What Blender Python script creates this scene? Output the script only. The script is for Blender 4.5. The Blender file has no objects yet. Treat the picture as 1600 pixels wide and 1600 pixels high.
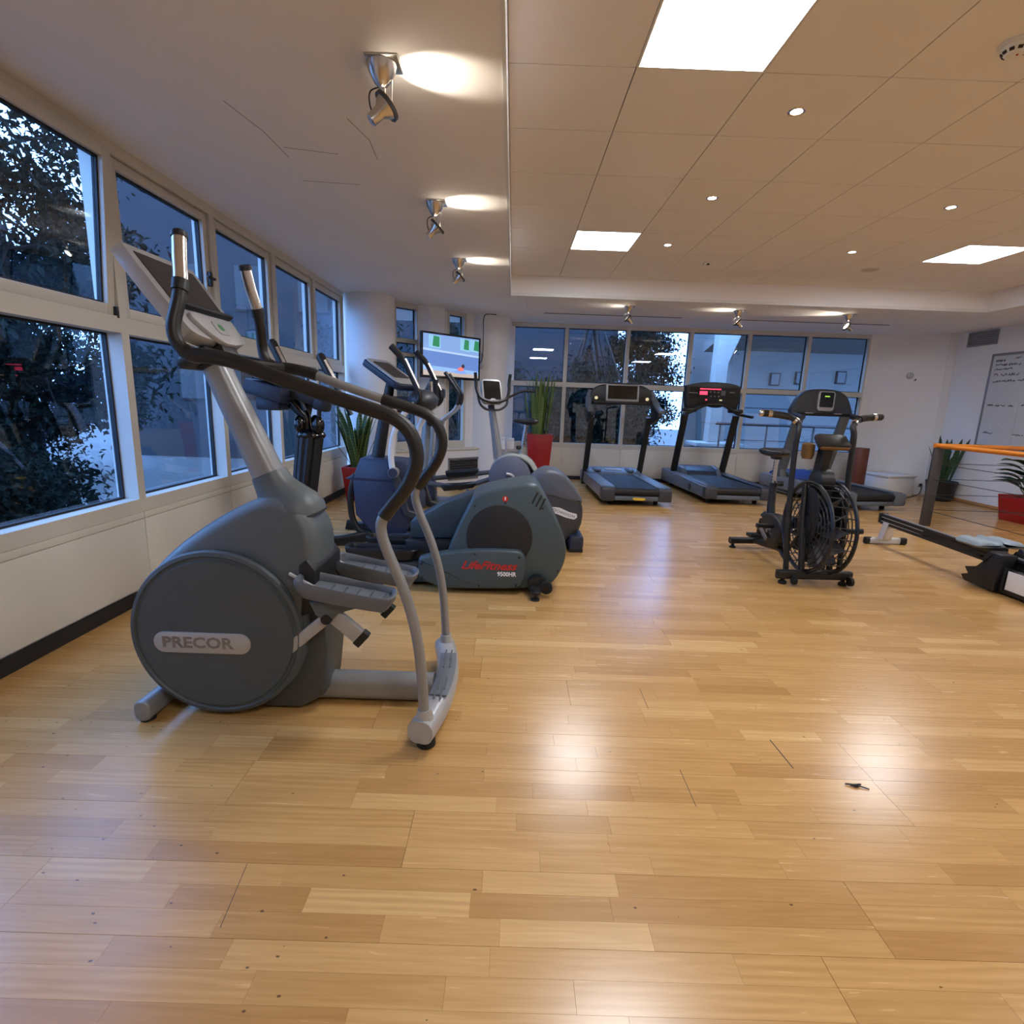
import bpy, bmesh, math, random
from mathutils import Vector as V, Matrix, Euler
random.seed(7)
sc = bpy.context.scene
COL = sc.collection
PI = math.pi

# ------------------------------------------------------------------ camera, sky, exposure
HC = 1.277
PITCH, YAW, ROLL, FPX = .201811, .0048687, .035166, 831.64
def cam_axes():
    cy, sy, cp, sp = math.cos(YAW), math.sin(YAW), math.cos(PITCH), math.sin(PITCH)
    f = V((sy*cp, cy*cp, -sp)); r = V((cy, -sy, 0)); u = r.cross(f)
    c, s = math.cos(ROLL), math.sin(ROLL)
    return c*r + s*u, -s*r + c*u, f
_r, _u, _f = cam_axes()
cd = bpy.data.cameras.new('camera'); cam = bpy.data.objects.new('camera', cd); COL.objects.link(cam)
cam.matrix_world = Matrix(((_r.x, _u.x, -_f.x, 0), (_r.y, _u.y, -_f.y, 0), (_r.z, _u.z, -_f.z, HC), (0, 0, 0, 1)))
cd.sensor_width = 36; cd.lens = FPX/1600*36; cd.clip_start = .02
sc.camera = cam

w = bpy.data.worlds.new('dusk_sky'); sc.world = w; w.use_nodes = True
bg = w.node_tree.nodes['Background']
bg.inputs[0].default_value = (.27, .50, 1.0, 1); bg.inputs[1].default_value = 7.5

vs = sc.view_settings
vs.view_transform = 'Standard'; vs.look = 'None'; vs.exposure = 0.22; vs.gamma = 1; vs.use_curve_mapping = False
cy_ = sc.cycles
cy_.use_denoising = True; cy_.max_bounces = 6; cy_.diffuse_bounces = 4; cy_.glossy_bounces = 3; cy_.use_adaptive_sampling = True; cy_.adaptive_threshold = .06; cy_.adaptive_min_samples = 16
cy_.transparent_max_bounces = 8; cy_.sample_clamp_indirect = 6; cy_.caustics_reflective = False; cy_.caustics_refractive = False
PANEL_L, DOWN_L = 30.0, 40.0

# ------------------------------------------------------------------ materials
def lin(c):
    c = c/255
    return c/12.92 if c <= .04045 else ((c+.055)/1.055)**2.4
def rgb(r, g, b): return (lin(r), lin(g), lin(b), 1)
MATS = {}
def mat(name, col, rough=.5, metal=0., var=.06, scale=9., bump=0., bscale=300., coat=0., spec=.5, emit=None):
    if name in MATS: return MATS[name]
    m = bpy.data.materials.new(name); m.use_nodes = True; MATS[name] = m
    nt = m.node_tree; p = nt.nodes['Principled BSDF']
    N = nt.nodes.new
    tc = N('ShaderNodeTexCoord'); nz = N('ShaderNodeTexNoise'); nz.inputs['Scale'].default_value = scale; nz.inputs['Detail'].default_value = 4
    nt.links.new(tc.outputs['Object'], nz.inputs['Vector'])
    mx = N('ShaderNodeMix'); mx.data_type = 'RGBA'
    lo = tuple(max(0, x*(1-var)) for x in col[:3])+(1,); hi = tuple(x*(1+var) for x in col[:3])+(1,)
    mx.inputs[6].default_value = lo; mx.inputs[7].default_value = hi
    nt.links.new(nz.outputs['Fac'], mx.inputs[0]); nt.links.new(mx.outputs[2], p.inputs['Base Color'])
    mr = N('ShaderNodeMapRange'); mr.inputs[3].default_value = max(0, rough-.06); mr.inputs[4].default_value = min(1, rough+.06)
    nt.links.new(nz.outputs['Fac'], mr.inputs[0]); nt.links.new(mr.outputs[0], p.inputs['Roughness'])
    p.inputs['Metallic'].default_value = metal; p.inputs['Coat Weight'].default_value = coat
    p.inputs['Specular IOR Level'].default_value = spec
    if bump:
        n2 = N('ShaderNodeTexNoise'); n2.inputs['Scale'].default_value = bscale
        nt.links.new(tc.outputs['Object'], n2.inputs['Vector'])
        b = N('ShaderNodeBump'); b.inputs['Strength'].default_value = bump; b.inputs['Distance'].default_value = .002
        nt.links.new(n2.outputs['Fac'], b.inputs['Height']); nt.links.new(b.outputs['Normal'], p.inputs['Normal'])
    if emit:
        p.inputs['Emission Color'].default_value = emit[0]; p.inputs['Emission Strength'].default_value = emit[1]
    return m

plaster = mat('white_plaster', rgb(236, 236, 236), .75, var=.03, scale=3)
ceil_pl = mat('ceiling_plaster', rgb(240, 238, 240), .8, var=.03, scale=2)
tile_m = mat('ceiling_tile', rgb(238, 235, 236), .85, var=.02, scale=4)
dark_joint = mat('joint_shadow_gap', rgb(84, 74, 68), .9)
wframe = mat('window_frame_paint', rgb(206, 202, 192), .45, var=.03)
panelp = mat('parapet_panel_paint', rgb(214, 210, 200), .55, var=.04, scale=5)
gasket = mat('window_gasket', rgb(22, 24, 30), .6)
blackbase = mat('black_baseboard', rgb(26, 24, 24), .6)
gunmetal = mat('graphite_plastic', rgb(84, 92, 96), .42, var=.05, bump=.12, bscale=500)
gunmetal_d = mat('graphite_plastic_cover', rgb(70, 78, 82), .46, var=.05, bump=.15, bscale=500)
shroud_m = mat('dark_shroud', rgb(66, 70, 72), .5, bump=.1)
silver = mat('silver_paint', rgb(142, 144, 146), .38, metal=.35, var=.05)
silver_l = mat('silver_light', rgb(172, 173, 175), .35, metal=.3, var=.04)
chrome = mat('brushed_steel', rgb(205, 200, 195), .22, metal=1., var=.05)
foam = mat('black_foam_grip', rgb(24, 22, 22), .42, var=.15, bump=.2, bscale=250)
blackpl = mat('black_plastic', rgb(22, 23, 26), .45, var=.12)
blackgl = mat('black_gloss', rgb(12, 12, 14), .15, var=.1)
rubber = mat('black_rubber', rgb(18, 18, 19), .75, var=.1)
padgrey = mat('pedal_grey', rgb(98, 104, 112), .5, var=.05, bump=.1)
screen_dk = mat('dark_display', rgb(38, 36, 34), .18, var=.1)
teal = mat('teal_grey_shell', rgb(62, 76, 80), .4, var=.05, bump=.1, bscale=500)
teal_d = mat('teal_dark_shell', rgb(48, 62, 72), .42, var=.05)
navy = mat('navy_plastic', rgb(48, 58, 82), .45, var=.06)
navy_d = mat('navy_dark_plastic', rgb(34, 42, 62), .45, var=.06)
charcoal = mat('charcoal_shell', rgb(56, 58, 64), .45, var=.05)
char_l = mat('charcoal_light', rgb(86, 90, 98), .42, var=.05)
greyblue = mat('grey_blue_disc', rgb(98, 104, 124), .45, var=.04)
greygreen = mat('grey_shell', rgb(150, 154, 148), .4, var=.04)
tm_grey = mat('treadmill_grey', rgb(92, 100, 110), .42, var=.05)
tm_silver = mat('treadmill_silver', rgb(134, 134, 136), .42, metal=.3, var=.05)
belt = mat('running_belt', rgb(20, 22, 26), .62, var=.1, bump=.15)
redpot = mat('red_lacquer', rgb(156, 24, 28), .35, var=.05)
blackpot = mat('black_pot', rgb(26, 27, 28), .5)
soil = mat('potting_soil', rgb(40, 30, 24), .95, var=.3, scale=60)
orange = mat('varnished_handrail', rgb(214, 128, 42), .4, var=.15, scale=14)
postgrey = mat('dark_grey_steel', rgb(62, 60, 62), .5, var=.05)
wire_m = mat('steel_wire', rgb(70, 68, 68), .4, metal=.6)
white_pl = mat('white_plastic', rgb(225, 226, 226), .4, var=.03)
board_m = mat('whiteboard', rgb(208, 212, 218), .25, var=.02)
alu = mat('aluminium', rgb(150, 152, 158), .35, metal=.7)
ink = mat('marker_ink', rgb(52, 54, 66), .7)
brownc = mat('brown_leather', rgb(104, 52, 40), .5, var=.15)
redtxt = mat('red_print', rgb(190, 38, 36), .5)
whitetxt = mat('white_print', rgb(235, 235, 235), .5)
greytxt = mat('worn_print', rgb(120, 112, 106), .5, var=.35, scale=60)
bluec = mat('blue_mat', rgb(40, 66, 140), .6)
yellow = mat('yellow_sticker', rgb(225, 190, 60), .5)
led_red = mat('red_led', rgb(120, 10, 24), .4, emit=((1, .05, .12, 1), 1.6))
led_green = mat('green_led', rgb(60, 90, 20), .4, emit=((.5, 1, .1, 1), 1.1))
knobcream = mat('cream_button', rgb(230, 214, 160), .4, emit=((1, .85, .5, 1), .35))
brass = mat('bronze_pad', rgb(120, 92, 58), .45, metal=.4, var=.3, scale=30)
bark = mat('bark', rgb(38, 32, 30), .9, var=.3, scale=20)
concrete = mat('pale_concrete', rgb(176, 172, 164), .8, var=.08, scale=3)
concrete_g = mat('grey_render', rgb(128, 126, 122), .85, var=.1, scale=2)
paving = mat('outdoor_paving', rgb(86, 83, 80), .9, var=.3, scale=.6)
hedge_dk = mat('dark_soffit', rgb(36, 36, 38), .8)
lampglass = mat('spot_lamp_face', (1, .9, .75, 1), .3, emit=((1, .86, .66, 1), 20))
downglass = mat('downlight_face', (1, 1, 1, 1), .3, emit=((1, .9, .76, 1), DOWN_L))
panel_e = mat('panel_diffuser', (1, 1, 1, 1), .4, emit=((.96, .985, 1.04, 1), PANEL_L))

def glass_mat():
    m = bpy.data.materials.new('window_glass'); m.use_nodes = True; nt = m.node_tree
    nt.nodes.clear(); N = nt.nodes.new
    o = N('ShaderNodeOutputMaterial'); mx = N('ShaderNodeMixShader'); t = N('ShaderNodeBsdfTransparent'); g = N('ShaderNodeBsdfGlossy')
    t.inputs[0].default_value = (.80, .88, .95, 1); g.inputs['Roughness'].default_value = .012; g.inputs[0].default_value = (.82, .88, 1, 1)
    ge = N('ShaderNodeNewGeometry'); dp = N('ShaderNodeVectorMath'); dp.operation = 'DOT_PRODUCT'
    nt.links.new(ge.outputs['Normal'], dp.inputs[0]); nt.links.new(ge.outputs['Incoming'], dp.inputs[1])
    def mth(op, a, b):
        n = N('ShaderNodeMath'); n.operation = op
        for i, x in enumerate((a, b)):
            if isinstance(x, (int, float)): n.inputs[i].default_value = x
            else: nt.links.new(x, n.inputs[i])
        return n.outputs[0]
    c1 = mth('SUBTRACT', 1., mth('ABSOLUTE', dp.outputs['Value'], 0)); fr5 = mth('MULTIPLY', mth('POWER', c1, 5.), .93)
    class fr: outputs = [mth('ADD', fr5, .055)]
    nz = N('ShaderNodeTexNoise'); nz.inputs['Scale'].default_value = 3.; tc = N('ShaderNodeTexCoord')
    nt.links.new(tc.outputs['Object'], nz.inputs['Vector'])
    ma = N('ShaderNodeMath'); ma.operation = 'MULTIPLY_ADD'; ma.inputs[1].default_value = .03
    nt.links.new(nz.outputs['Fac'], ma.inputs[0]); nt.links.new(fr.outputs[0], ma.inputs[2])
    nt.links.new(ma.outputs[0], mx.inputs[0]); nt.links.new(t.outputs[0], mx.inputs[1]); nt.links.new(g.outputs[0], mx.inputs[2])
    nt.links.new(mx.outputs[0], o.inputs[0]); return m
glass = glass_mat()

def leaf_mat(name, a, b, edge=None, rough=.5):
    m = bpy.data.materials.new(name); m.use_nodes = True; nt = m.node_tree; p = nt.nodes['Principled BSDF']; N = nt.nodes.new
    tc = N('ShaderNodeTexCoord'); wv = N('ShaderNodeTexWave'); wv.bands_direction = 'Z'; wv.inputs['Scale'].default_value = 9; wv.inputs['Distortion'].default_value = 6
    nt.links.new(tc.outputs['Object'], wv.inputs['Vector'])
    mx = N('ShaderNodeMix'); mx.data_type = 'RGBA'; mx.inputs[6].default_value = a; mx.inputs[7].default_value = b
    nt.links.new(wv.outputs['Fac'], mx.inputs[0]); out = mx.outputs[2]
    if edge:
        at = N('ShaderNodeAttribute'); at.attribute_name = 'rim'
        m2 = N('ShaderNodeMix'); m2.data_type = 'RGBA'; m2.inputs[7].default_value = edge
        nt.links.new(at.outputs['Fac'], m2.inputs[0]); nt.links.new(out, m2.inputs[6]); out = m2.outputs[2]
    nt.links.new(out, p.inputs['Base Color']); p.inputs['Roughness'].default_value = rough
    if rough > .8: p.inputs['Specular IOR Level'].default_value = .1
    return m
snake_m = leaf_mat('snake_leaf', rgb(34, 62, 30), rgb(62, 92, 52), rgb(170, 172, 92))
tall_m = leaf_mat('tall_leaf', rgb(70, 96, 44), rgb(104, 128, 60), rgb(150, 158, 80))
dark_m = leaf_mat('dark_leaf', rgb(24, 52, 28), rgb(44, 80, 44), rgb(60, 92, 50))
broad_m = leaf_mat('broad_leaf', rgb(26, 58, 34), rgb(54, 92, 58))
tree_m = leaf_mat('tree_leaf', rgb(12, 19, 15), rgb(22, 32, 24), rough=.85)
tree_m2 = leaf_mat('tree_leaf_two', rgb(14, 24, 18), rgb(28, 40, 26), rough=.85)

def wood_mat():
    m = bpy.data.materials.new('oak_parquet'); m.use_nodes = True; nt = m.node_tree; p = nt.nodes['Principled BSDF']; N = nt.nodes.new; L = nt.links.new
    at = N('ShaderNodeAttribute'); at.attribute_name = 'tone'; oi = N('ShaderNodeObjectInfo')
    def math_(op, a, b=None, c=None):
        n = N('ShaderNodeMath'); n.operation = op
        for i, x in enumerate((a, b, c)):
            if x is None: continue
            if isinstance(x, (int, float)): n.inputs[i].default_value = x
            else: L(x, n.inputs[i])
        return n.outputs[0]
    tone = math_('FRACT', math_('ADD', at.outputs['Fac'], oi.outputs['Random']))
    geo = N('ShaderNodeNewGeometry')
    sx = N('ShaderNodeSeparateXYZ'); L(geo.outputs['Position'], sx.inputs[0])
    cb = N('ShaderNodeCombineXYZ')
    L(math_('MULTIPLY_ADD', tone, 37., sx.outputs['X']), cb.inputs[0]); L(math_('MULTIPLY_ADD', tone, 11., sx.outputs['Y']), cb.inputs[1]); L(math_('MULTIPLY', tone, 5.), cb.inputs[2])
    mp = N('ShaderNodeMapping'); mp.inputs['Scale'].default_value = (1.6, 30, 1); L(cb.outputs[0], mp.inputs[0])
    g1 = N('ShaderNodeTexNoise'); g1.inputs['Scale'].default_value = 2.4; g1.inputs['Detail'].default_value = 4; g1.inputs['Distortion'].default_value = .9; L(mp.outputs[0], g1.inputs['Vector'])
    mp2 = N('ShaderNodeMapping'); mp2.inputs['Scale'].default_value = (1.1, 9, 1); L(cb.outputs[0], mp2.inputs[0])
    wv = N('ShaderNodeTexWave'); wv.wave_type = 'RINGS'; wv.inputs['Scale'].default_value = 1.6; wv.inputs['Distortion'].default_value = 5; wv.inputs['Detail'].default_value = 3; L(mp2.outputs[0], wv.inputs['Vector'])
    ramp = N('ShaderNodeValToRGB'); L(tone, ramp.inputs[0])
    e = ramp.color_ramp.elements
    e[0].position = 0; e[0].color = rgb(182, 137, 80); e[1].position = 1; e[1].color = rgb(214, 174, 115)
    for pos, c in ((.22, rgb(192, 149, 91)), (.5, rgb(198, 154, 95)), (.85, rgb(202, 159, 100))):
        k = e.new(pos); k.color = c
    mul = N('ShaderNodeMix'); mul.data_type = 'RGBA'; mul.blend_type = 'MULTIPLY'; mul.inputs[0].default_value = 1
    gr = N('ShaderNodeValToRGB'); gr.color_ramp.elements[0].color = (.88, .85, .79, 1); gr.color_ramp.elements[1].color = (1.04, 1.04, 1.03, 1)
    gr.color_ramp.elements[0].position = .3; gr.color_ramp.elements[1].position = .7
    sel = math_('GREATER_THAN', math_('FRACT', math_('MULTIPLY', tone, 7.3)), .72)
    fac = math_('ADD', g1.outputs['Fac'], math_('MULTIPLY', math_('MULTIPLY', math_('SUBTRACT', wv.outputs['Fac'], .5), .30), sel))
    L(fac, gr.inputs[0]); L(ramp.outputs[0], mul.inputs[6]); L(gr.outputs[0], mul.inputs[7])
    # scuffs and heel marks: short dark strokes in scattered clusters
    mp3 = N('ShaderNodeMapping'); mp3.inputs['Scale'].default_value = (8, 13, 1); mp3.inputs['Rotation'].default_value = (0, 0, .6); L(geo.outputs['Position'], mp3.inputs[0])
    vo = N('ShaderNodeTexVoronoi'); vo.inputs['Scale'].default_value = 2.3; vo.inputs['Randomness'].default_value = 1; L(mp3.outputs[0], vo.inputs['Vector'])
    nz = N('ShaderNodeTexNoise'); nz.inputs['Scale'].default_value = 60; L(geo.outputs['Position'], nz.inputs['Vector'])
    d = math_('ADD', vo.outputs['Distance'], math_('MULTIPLY', math_('SUBTRACT', nz.outputs['Fac'], .5), .16))
    pick = N('ShaderNodeSeparateColor'); L(vo.outputs['Color'], pick.inputs[0])
    big = N('ShaderNodeTexNoise'); big.inputs['Scale'].default_value = .55; big.inputs['Detail'].default_value = 1; L(geo.outputs['Position'], big.inputs['Vector'])
    near = math_('LESS_THAN', math_('ADD', sx.outputs['Y'], math_('MULTIPLY', sx.outputs['X'], .9)), .75)
    thr = math_('ADD', math_('MULTIPLY', near, .5), .06)
    mk = math_('MULTIPLY', math_('LESS_THAN', d, .085), math_('LESS_THAN', pick.outputs[0], thr))
    mx = N('ShaderNodeMix'); mx.data_type = 'RGBA'; mx.inputs[7].default_value = rgb(58, 42, 30)
    L(math_('MULTIPLY', mk, .75), mx.inputs[0]); L(mul.outputs[2], mx.inputs[6])
    L(mx.outputs[2], p.inputs['Base Color'])
    mr = N('ShaderNodeMapRange'); mr.inputs[3].default_value = .19; mr.inputs[4].default_value = .31; p.inputs['Specular IOR Level'].default_value = .72
    L(g1.outputs['Fac'], mr.inputs[0]); L(mr.outputs[0], p.inputs['Roughness'])
    return m
wood = wood_mat()
subfloor = mat('plank_joint', rgb(96, 62, 34), .8)

# ------------------------------------------------------------------ mesh helpers
class MB:
    def __init__(s): s.v = []; s.f = []
    def add(s, vs, fs):
        o = len(s.v); s.v += [tuple(x) for x in vs]; s.f += [tuple(i+o for i in f) for f in fs]; return s
    def box(s, x0, x1, y0, y1, z0, z1):
        return s.add([(x0,y0,z0),(x1,y0,z0),(x1,y1,z0),(x0,y1,z0),(x0,y0,z1),(x1,y0,z1),(x1,y1,z1),(x0,y1,z1)],
                     [(0,3,2,1),(4,5,6,7),(0,1,5,4),(1,2,6,5),(2,3,7,6),(3,0,4,7)])
    def obox(s, c, size, rot=(0,0,0)):
        R = Euler(rot).to_matrix(); c = V(c); hx, hy, hz = [a/2 for a in size]
        vs = [c + R @ V((x*hx, y*hy, z*hz)) for x,y,z in ((-1,-1,-1),(1,-1,-1),(1,1,-1),(-1,1,-1),(-1,-1,1),(1,-1,1),(1,1,1),(-1,1,1))]
        return s.add(vs, [(0,3,2,1),(4,5,6,7),(0,1,5,4),(1,2,6,5),(2,3,7,6),(3,0,4,7)])
    def sweep(s, pts, secs, up=V((0,1,0)), caps=True):
        pts = [V(p) for p in pts]; n = len(pts)
        if not isinstance(secs[0][0], (list, tuple)): secs = [secs]*n
        T = [(pts[min(i+1,n-1)]-pts[max(i-1,0)]).normalized() for i in range(n)]
        b = V(up) - T[0]*V(up).dot(T[0])
        if b.length < 1e-4: b = T[0].orthogonal()
        b.normalize(); rings = []; vs = []
        for i in range(n):
            if i: b = (b - T[i]*b.dot(T[i])).normalized()
            a = b.cross(T[i])
            rings.append([len(vs)+k for k in range(len(secs[i]))])
            vs += [pts[i] + a*q[0] + b*q[1] for q in secs[i]]
        fs = []; m = len(secs[0])
        for i in range(n-1):
            for k in range(m): fs.append((rings[i][k], rings[i][(k+1)%m], rings[i+1][(k+1)%m], rings[i+1][k]))
        if caps: fs += [tuple(reversed(rings[0])), tuple(rings[-1])]
        return s.add(vs, fs)
    def tube(s, pts, r, n=10, caps=True):
        rs = r if isinstance(r, (list, tuple)) else [r]*len(pts)
        if len(rs) != len(pts): rs = [rs[0] + (rs[-1]-rs[0])*i/(len(pts)-1) for i in range(len(pts))]
        return s.sweep(pts, [[(q*math.cos(2*PI*k/n), q*math.sin(2*PI*k/n)) for k in range(n)] for q in rs], caps=caps)
    def lathe(s, prof, c=(0,0,0), axis='Z', n=24, M=None, caps=True):
        vs = []; fs = []
        for r, z in prof:
            for k in range(n):
                a = 2*PI*k/n; p = V((r*math.cos(a), r*math.sin(a), z))
                if M is not None: p = M @ p
                elif axis == 'Y': p = V((p.x, p.z, -p.y)) 
                elif axis == 'X': p = V((p.z, p.x, p.y))
                vs.append(p + V(c))
        for i in range(len(prof)-1):
            for k in range(n): fs.append((i*n+k, i*n+(k+1)%n, (i+1)*n+(k+1)%n, (i+1)*n+k))
        if caps: fs.append(tuple(reversed(range(n)))); fs.append(tuple((len(prof)-1)*n+k for k in range(n)))
        return s.add(vs, fs)
    def cyl(s, a, b, r, n=16): return s.tube([a, b], r, n)
    def ell(s, c, r, n=16, m=10):
        prof = [(math.sin(PI*i/m), -math.cos(PI*i/m)) for i in range(1, m)]
        M = Matrix.Diagonal(V(r)); return s.lathe(prof, c, n=n, M=M)
    def prism(s, poly, a, b, axis='Y'):
        n = len(poly); mk = {'Y': lambda p, t: (p[0], t, p[1]), 'Z': lambda p, t: (p[0], p[1], t), 'X': lambda p, t: (t, p[0], p[1])}[axis]
        return s.add([mk(p, a) for p in poly]+[mk(p, b) for p in poly],
                     [tuple(range(n)), tuple(reversed(range(n, 2*n)))] + [(i, i+n, (i+1)%n+n, (i+1)%n) for i in range(n)])
    def pillow(s, poly, yc, half, rnd, inset=None, k=4, gy=None):
        inset = rnd if inset is None else inset; n = len(poly)
        area = sum(poly[i][0]*poly[(i+1)%n][1]-poly[(i+1)%n][0]*poly[i][1] for i in range(n))
        sg = 1 if area > 0 else -1; nor = []
        for i in range(n):
            a, b = V(poly[i-1]), V(poly[(i+1)%n]); d = (b-a).normalized(); nor.append(V((d.y, -d.x))*sg)
        sl = []
        for i in range(k+1):
            an = PI/2*i/k; sl.append((-half+rnd*(1-math.cos(an)), inset*(1-math.sin(an))))
        sl += [(-y, i) for y, i in reversed(sl)]
        vs = []
        for y, ins in sl:
            for p, q in zip(poly, nor):
                x, z = p[0]-q.x*ins, p[1]-q.y*ins
                vs.append((x, yc + y*(gy(x, z) if gy else 1), z))
        fs = [tuple(range(n)), tuple(reversed([(len(sl)-1)*n+i for i in range(n)]))]
        for j in range(len(sl)-1):
            for i in range(n): fs.append((j*n+i, (j+1)*n+i, (j+1)*n+(i+1)%n, j*n+(i+1)%n))
        return s.add(vs, fs)
    def xf(s, M):
        s.v = [tuple(M @ V(p)) for p in s.v]; return s

def cr(pts, n=5, closed=False):
    P = [V(p) for p in pts]; out = []; N = len(P)
    rng = range(N if closed else N-1)
    for i in rng:
        if closed: a, b, c, d = P[i-1], P[i], P[(i+1)%N], P[(i+2)%N]
        else: a, b, c, d = P[max(i-1,0)], P[i], P[i+1], P[min(i+2,N-1)]
        for k in range(n):
            t = k/n
            out.append(.5*((2*b)+(c-a)*t+(2*a-5*b+4*c-d)*t*t+(3*b-a-3*c+d)*t**3))
    if not closed: out.append(P[-1])
    return out
def cr2(pts, n=4): return [(p.x, p.y) for p in cr([(a, b, 0) for a, b in pts], n, True)]
def rrect(w, h, r, n=4):
    out = []
    for cx, cy, a0 in ((w/2-r, h/2-r, 0), (-w/2+r, h/2-r, 90), (-w/2+r, -h/2+r, 180), (w/2-r, -h/2+r, 270)):
        for k in range(n+1):
            a = math.radians(a0+90*k/n); out.append((cx+r*math.cos(a), cy+r*math.sin(a)))
    return out
def circ(cx, cy, r, n=24): return [(cx+r*math.cos(2*PI*k/n), cy+r*math.sin(2*PI*k/n)) for k in range(n)]

INV = {}
def finish(me, m, bevel=0, smooth=35):
    bm = bmesh.new(); bm.from_mesh(me)
    bmesh.ops.recalc_face_normals(bm, faces=bm.faces)
    if bevel:
        es = [e for e in bm.edges if len(e.link_faces) == 2 and e.calc_face_angle(0) > math.radians(32)]
        bmesh.ops.bevel(bm, geom=es, offset=bevel, segments=2, affect='EDGES', profile=.5, clamp_overlap=True)
    bm.to_mesh(me); bm.free()
    if smooth:
        me.shade_smooth(); me.set_sharp_from_angle(angle=math.radians(smooth))
    if m: me.materials.append(m)
def part(name, mb, m, parent=None, bevel=0, smooth=35, label=None, local=False):
    me = bpy.data.meshes.new(name)
    vs = mb.v
    if parent is not None and not local:
        M = INV.get(parent.name)
        if M is not None: vs = [tuple(M @ V(p)) for p in vs]
    me.from_pydata(vs, [], mb.f); finish(me, m, bevel, smooth)
    o = bpy.data.objects.new(name, me); COL.objects.link(o)
    if parent is not None:
        o.parent = parent
        if parent.name in INV: INV[o.name] = INV[parent.name]
    if label: o['label'] = label
    return o
def thing(name, label, cat, loc=(0,0,0), rz=0, group=None):
    o = bpy.data.objects.new(name, None); COL.objects.link(o); o.empty_display_size = .1
    o.location = loc; o.rotation_euler = (0, 0, rz); o['label'] = label; o['category'] = cat
    if group: o['group'] = group
    INV[o.name] = (Matrix.Translation(V(loc)) @ Matrix.Rotation(rz, 4, 'Z')).inverted()
    return o
def tag(o, label, cat, group=None):
    o['label'] = label; o['category'] = cat
    if group: o['group'] = group
    return o
def struct(name, mb, m, label=None, bevel=0, parent=None):
    o = part(name, mb, m, parent, bevel)
    if parent is None:
        o['kind'] = 'structure'; 
        if label: o['label'] = label
    return o
def text_part(name, s, size, m, parent, M, extrude=.0008, shear=0., xs=1., bold=0.):
    cu = bpy.data.curves.new(name, 'FONT'); cu.body = s; cu.size = size; cu.extrude = extrude; cu.shear = shear; cu.align_x = 'CENTER'; cu.align_y = 'CENTER'; cu.resolution_u = 2; cu.offset = bold
    t = bpy.data.objects.new('tmp', cu); COL.objects.link(t); bpy.context.view_layer.update()
    me = bpy.data.meshes.new_from_object(t.evaluated_get(bpy.context.evaluated_depsgraph_get()))
    bpy.data.objects.remove(t); me.name = name
    IV = INV.get(parent.name, Matrix.Identity(4))
    me.transform(IV @ M @ Matrix.Diagonal((xs, 1, 1, 1)))
    me.materials.clear(); me.materials.append(m)
    o = bpy.data.objects.new(name, me); COL.objects.link(o); o.parent = parent
    return o
FRONT = Matrix.Rotation(PI/2, 4, 'X')     # text in the XZ plane, readable from -Y
def at_front(x, y, z): return Matrix.Translation((x, y, z)) @ FRONT

# ================================================================== STRUCTURE
XL, XR, YB, YF, ZC, ZG = -2.24, 7.05, 9.30, -3.4, 2.60, 2.836
# ---- floor: every strip of the parquet is a piece
floor = struct('floor', MB().box(XL-.15, XR+.15, YF-.1, YB+.1, -.06, -.0085), subfloor, 'oak strip parquet floor with worn glossy varnish')
def view_px(x, y, z):
    p = V((x, y, z-HC)); d = p.dot(_f)
    if d < .05: return None
    return 800+FPX*p.dot(_r)/d, 800-FPX*p.dot(_u)/d
RW = .0705
strips = []
rnd = random.Random(3)
nrows = int((YB-YF)/RW)+1
for b in range(0, nrows, 3):
    bx = XL-.1-rnd.uniform(0, 2.2)
    while bx < XR+.1:
        be = bx+2.2
        for k in range(3):
            r = b+k
            if r >= nrows: break
            y0 = YF+r*RW; x = bx
            while x < be-.01:
                l = rnd.uniform(.28, .62)
                if be-(x+l) < .2: l = be-x
                a, c = max(x, XL-.1), min(x+l, XR+.1)
                if c-a > .02: strips.append((a, c-(.0012 if x+l >= be-.001 else .0005), y0, y0+RW-(.0011 if k == 2 else .0005), rnd.random()))
                x += l
        bx = be
def strip_area(s):
    q = [view_px(x, y, 0) for x in (s[0], s[1]) for y in (s[2], s[3])]
    if any(p is None for p in q): return 0
    xs = [p[0] for p in q]; ys = [p[1] for p in q]
    w_ = min(1600, max(xs))-max(0, min(xs)); h_ = min(1600, max(ys))-max(0, min(ys))
    return w_*h_ if w_ > 0 and h_ > 0 else 0
order = sorted(strips, key=strip_area, reverse=True)
unit = bpy.data.meshes.new('plank'); mb = MB().box(0, 1, 0, 1, -1, 0); unit.from_pydata(mb.v, [], mb.f); finish(unit, wood, 0, 0)
for s in order[:300]:
    o = bpy.data.objects.new('plank', unit); COL.objects.link(o); o.parent = floor
    o.location = (s[0], s[2], 0); o.scale = (s[1]-s[0], s[3]-s[2], .008)
mb = MB(); tones = []
for s in order[300:]:
    mb.box(s[0], s[1], s[2], s[3], -.008, 0); tones += [s[4]]*6
me = bpy.data.meshes.new('planks_beyond'); me.from_pydata(mb.v, [], mb.f)
at = me.attributes.new('tone', 'FLOAT', 'FACE'); at.data.foreach_set('value', tones); me.materials.append(wood)
for x0, y0, x1, y1, w_ in ((1.067,1.896,1.073,1.726,.0042),(.632,2.26,.630,2.09,.002),(.648,1.70,.646,1.52,.002),(-.694,1.25,-.67,1.066,.0015)):   # open board ends
    part('open_joint', MB().obox(((x0+x1)/2,(y0+y1)/2,-.0035),(w_,abs(y1-y0),.0075),(0,0,math.atan2(x0-x1,y1-y0)+PI)), blackbase, floor)
o = bpy.data.objects.new('planks_beyond', me); COL.objects.link(o); o.parent = floor; o['kind'] = 'stuff'

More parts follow.
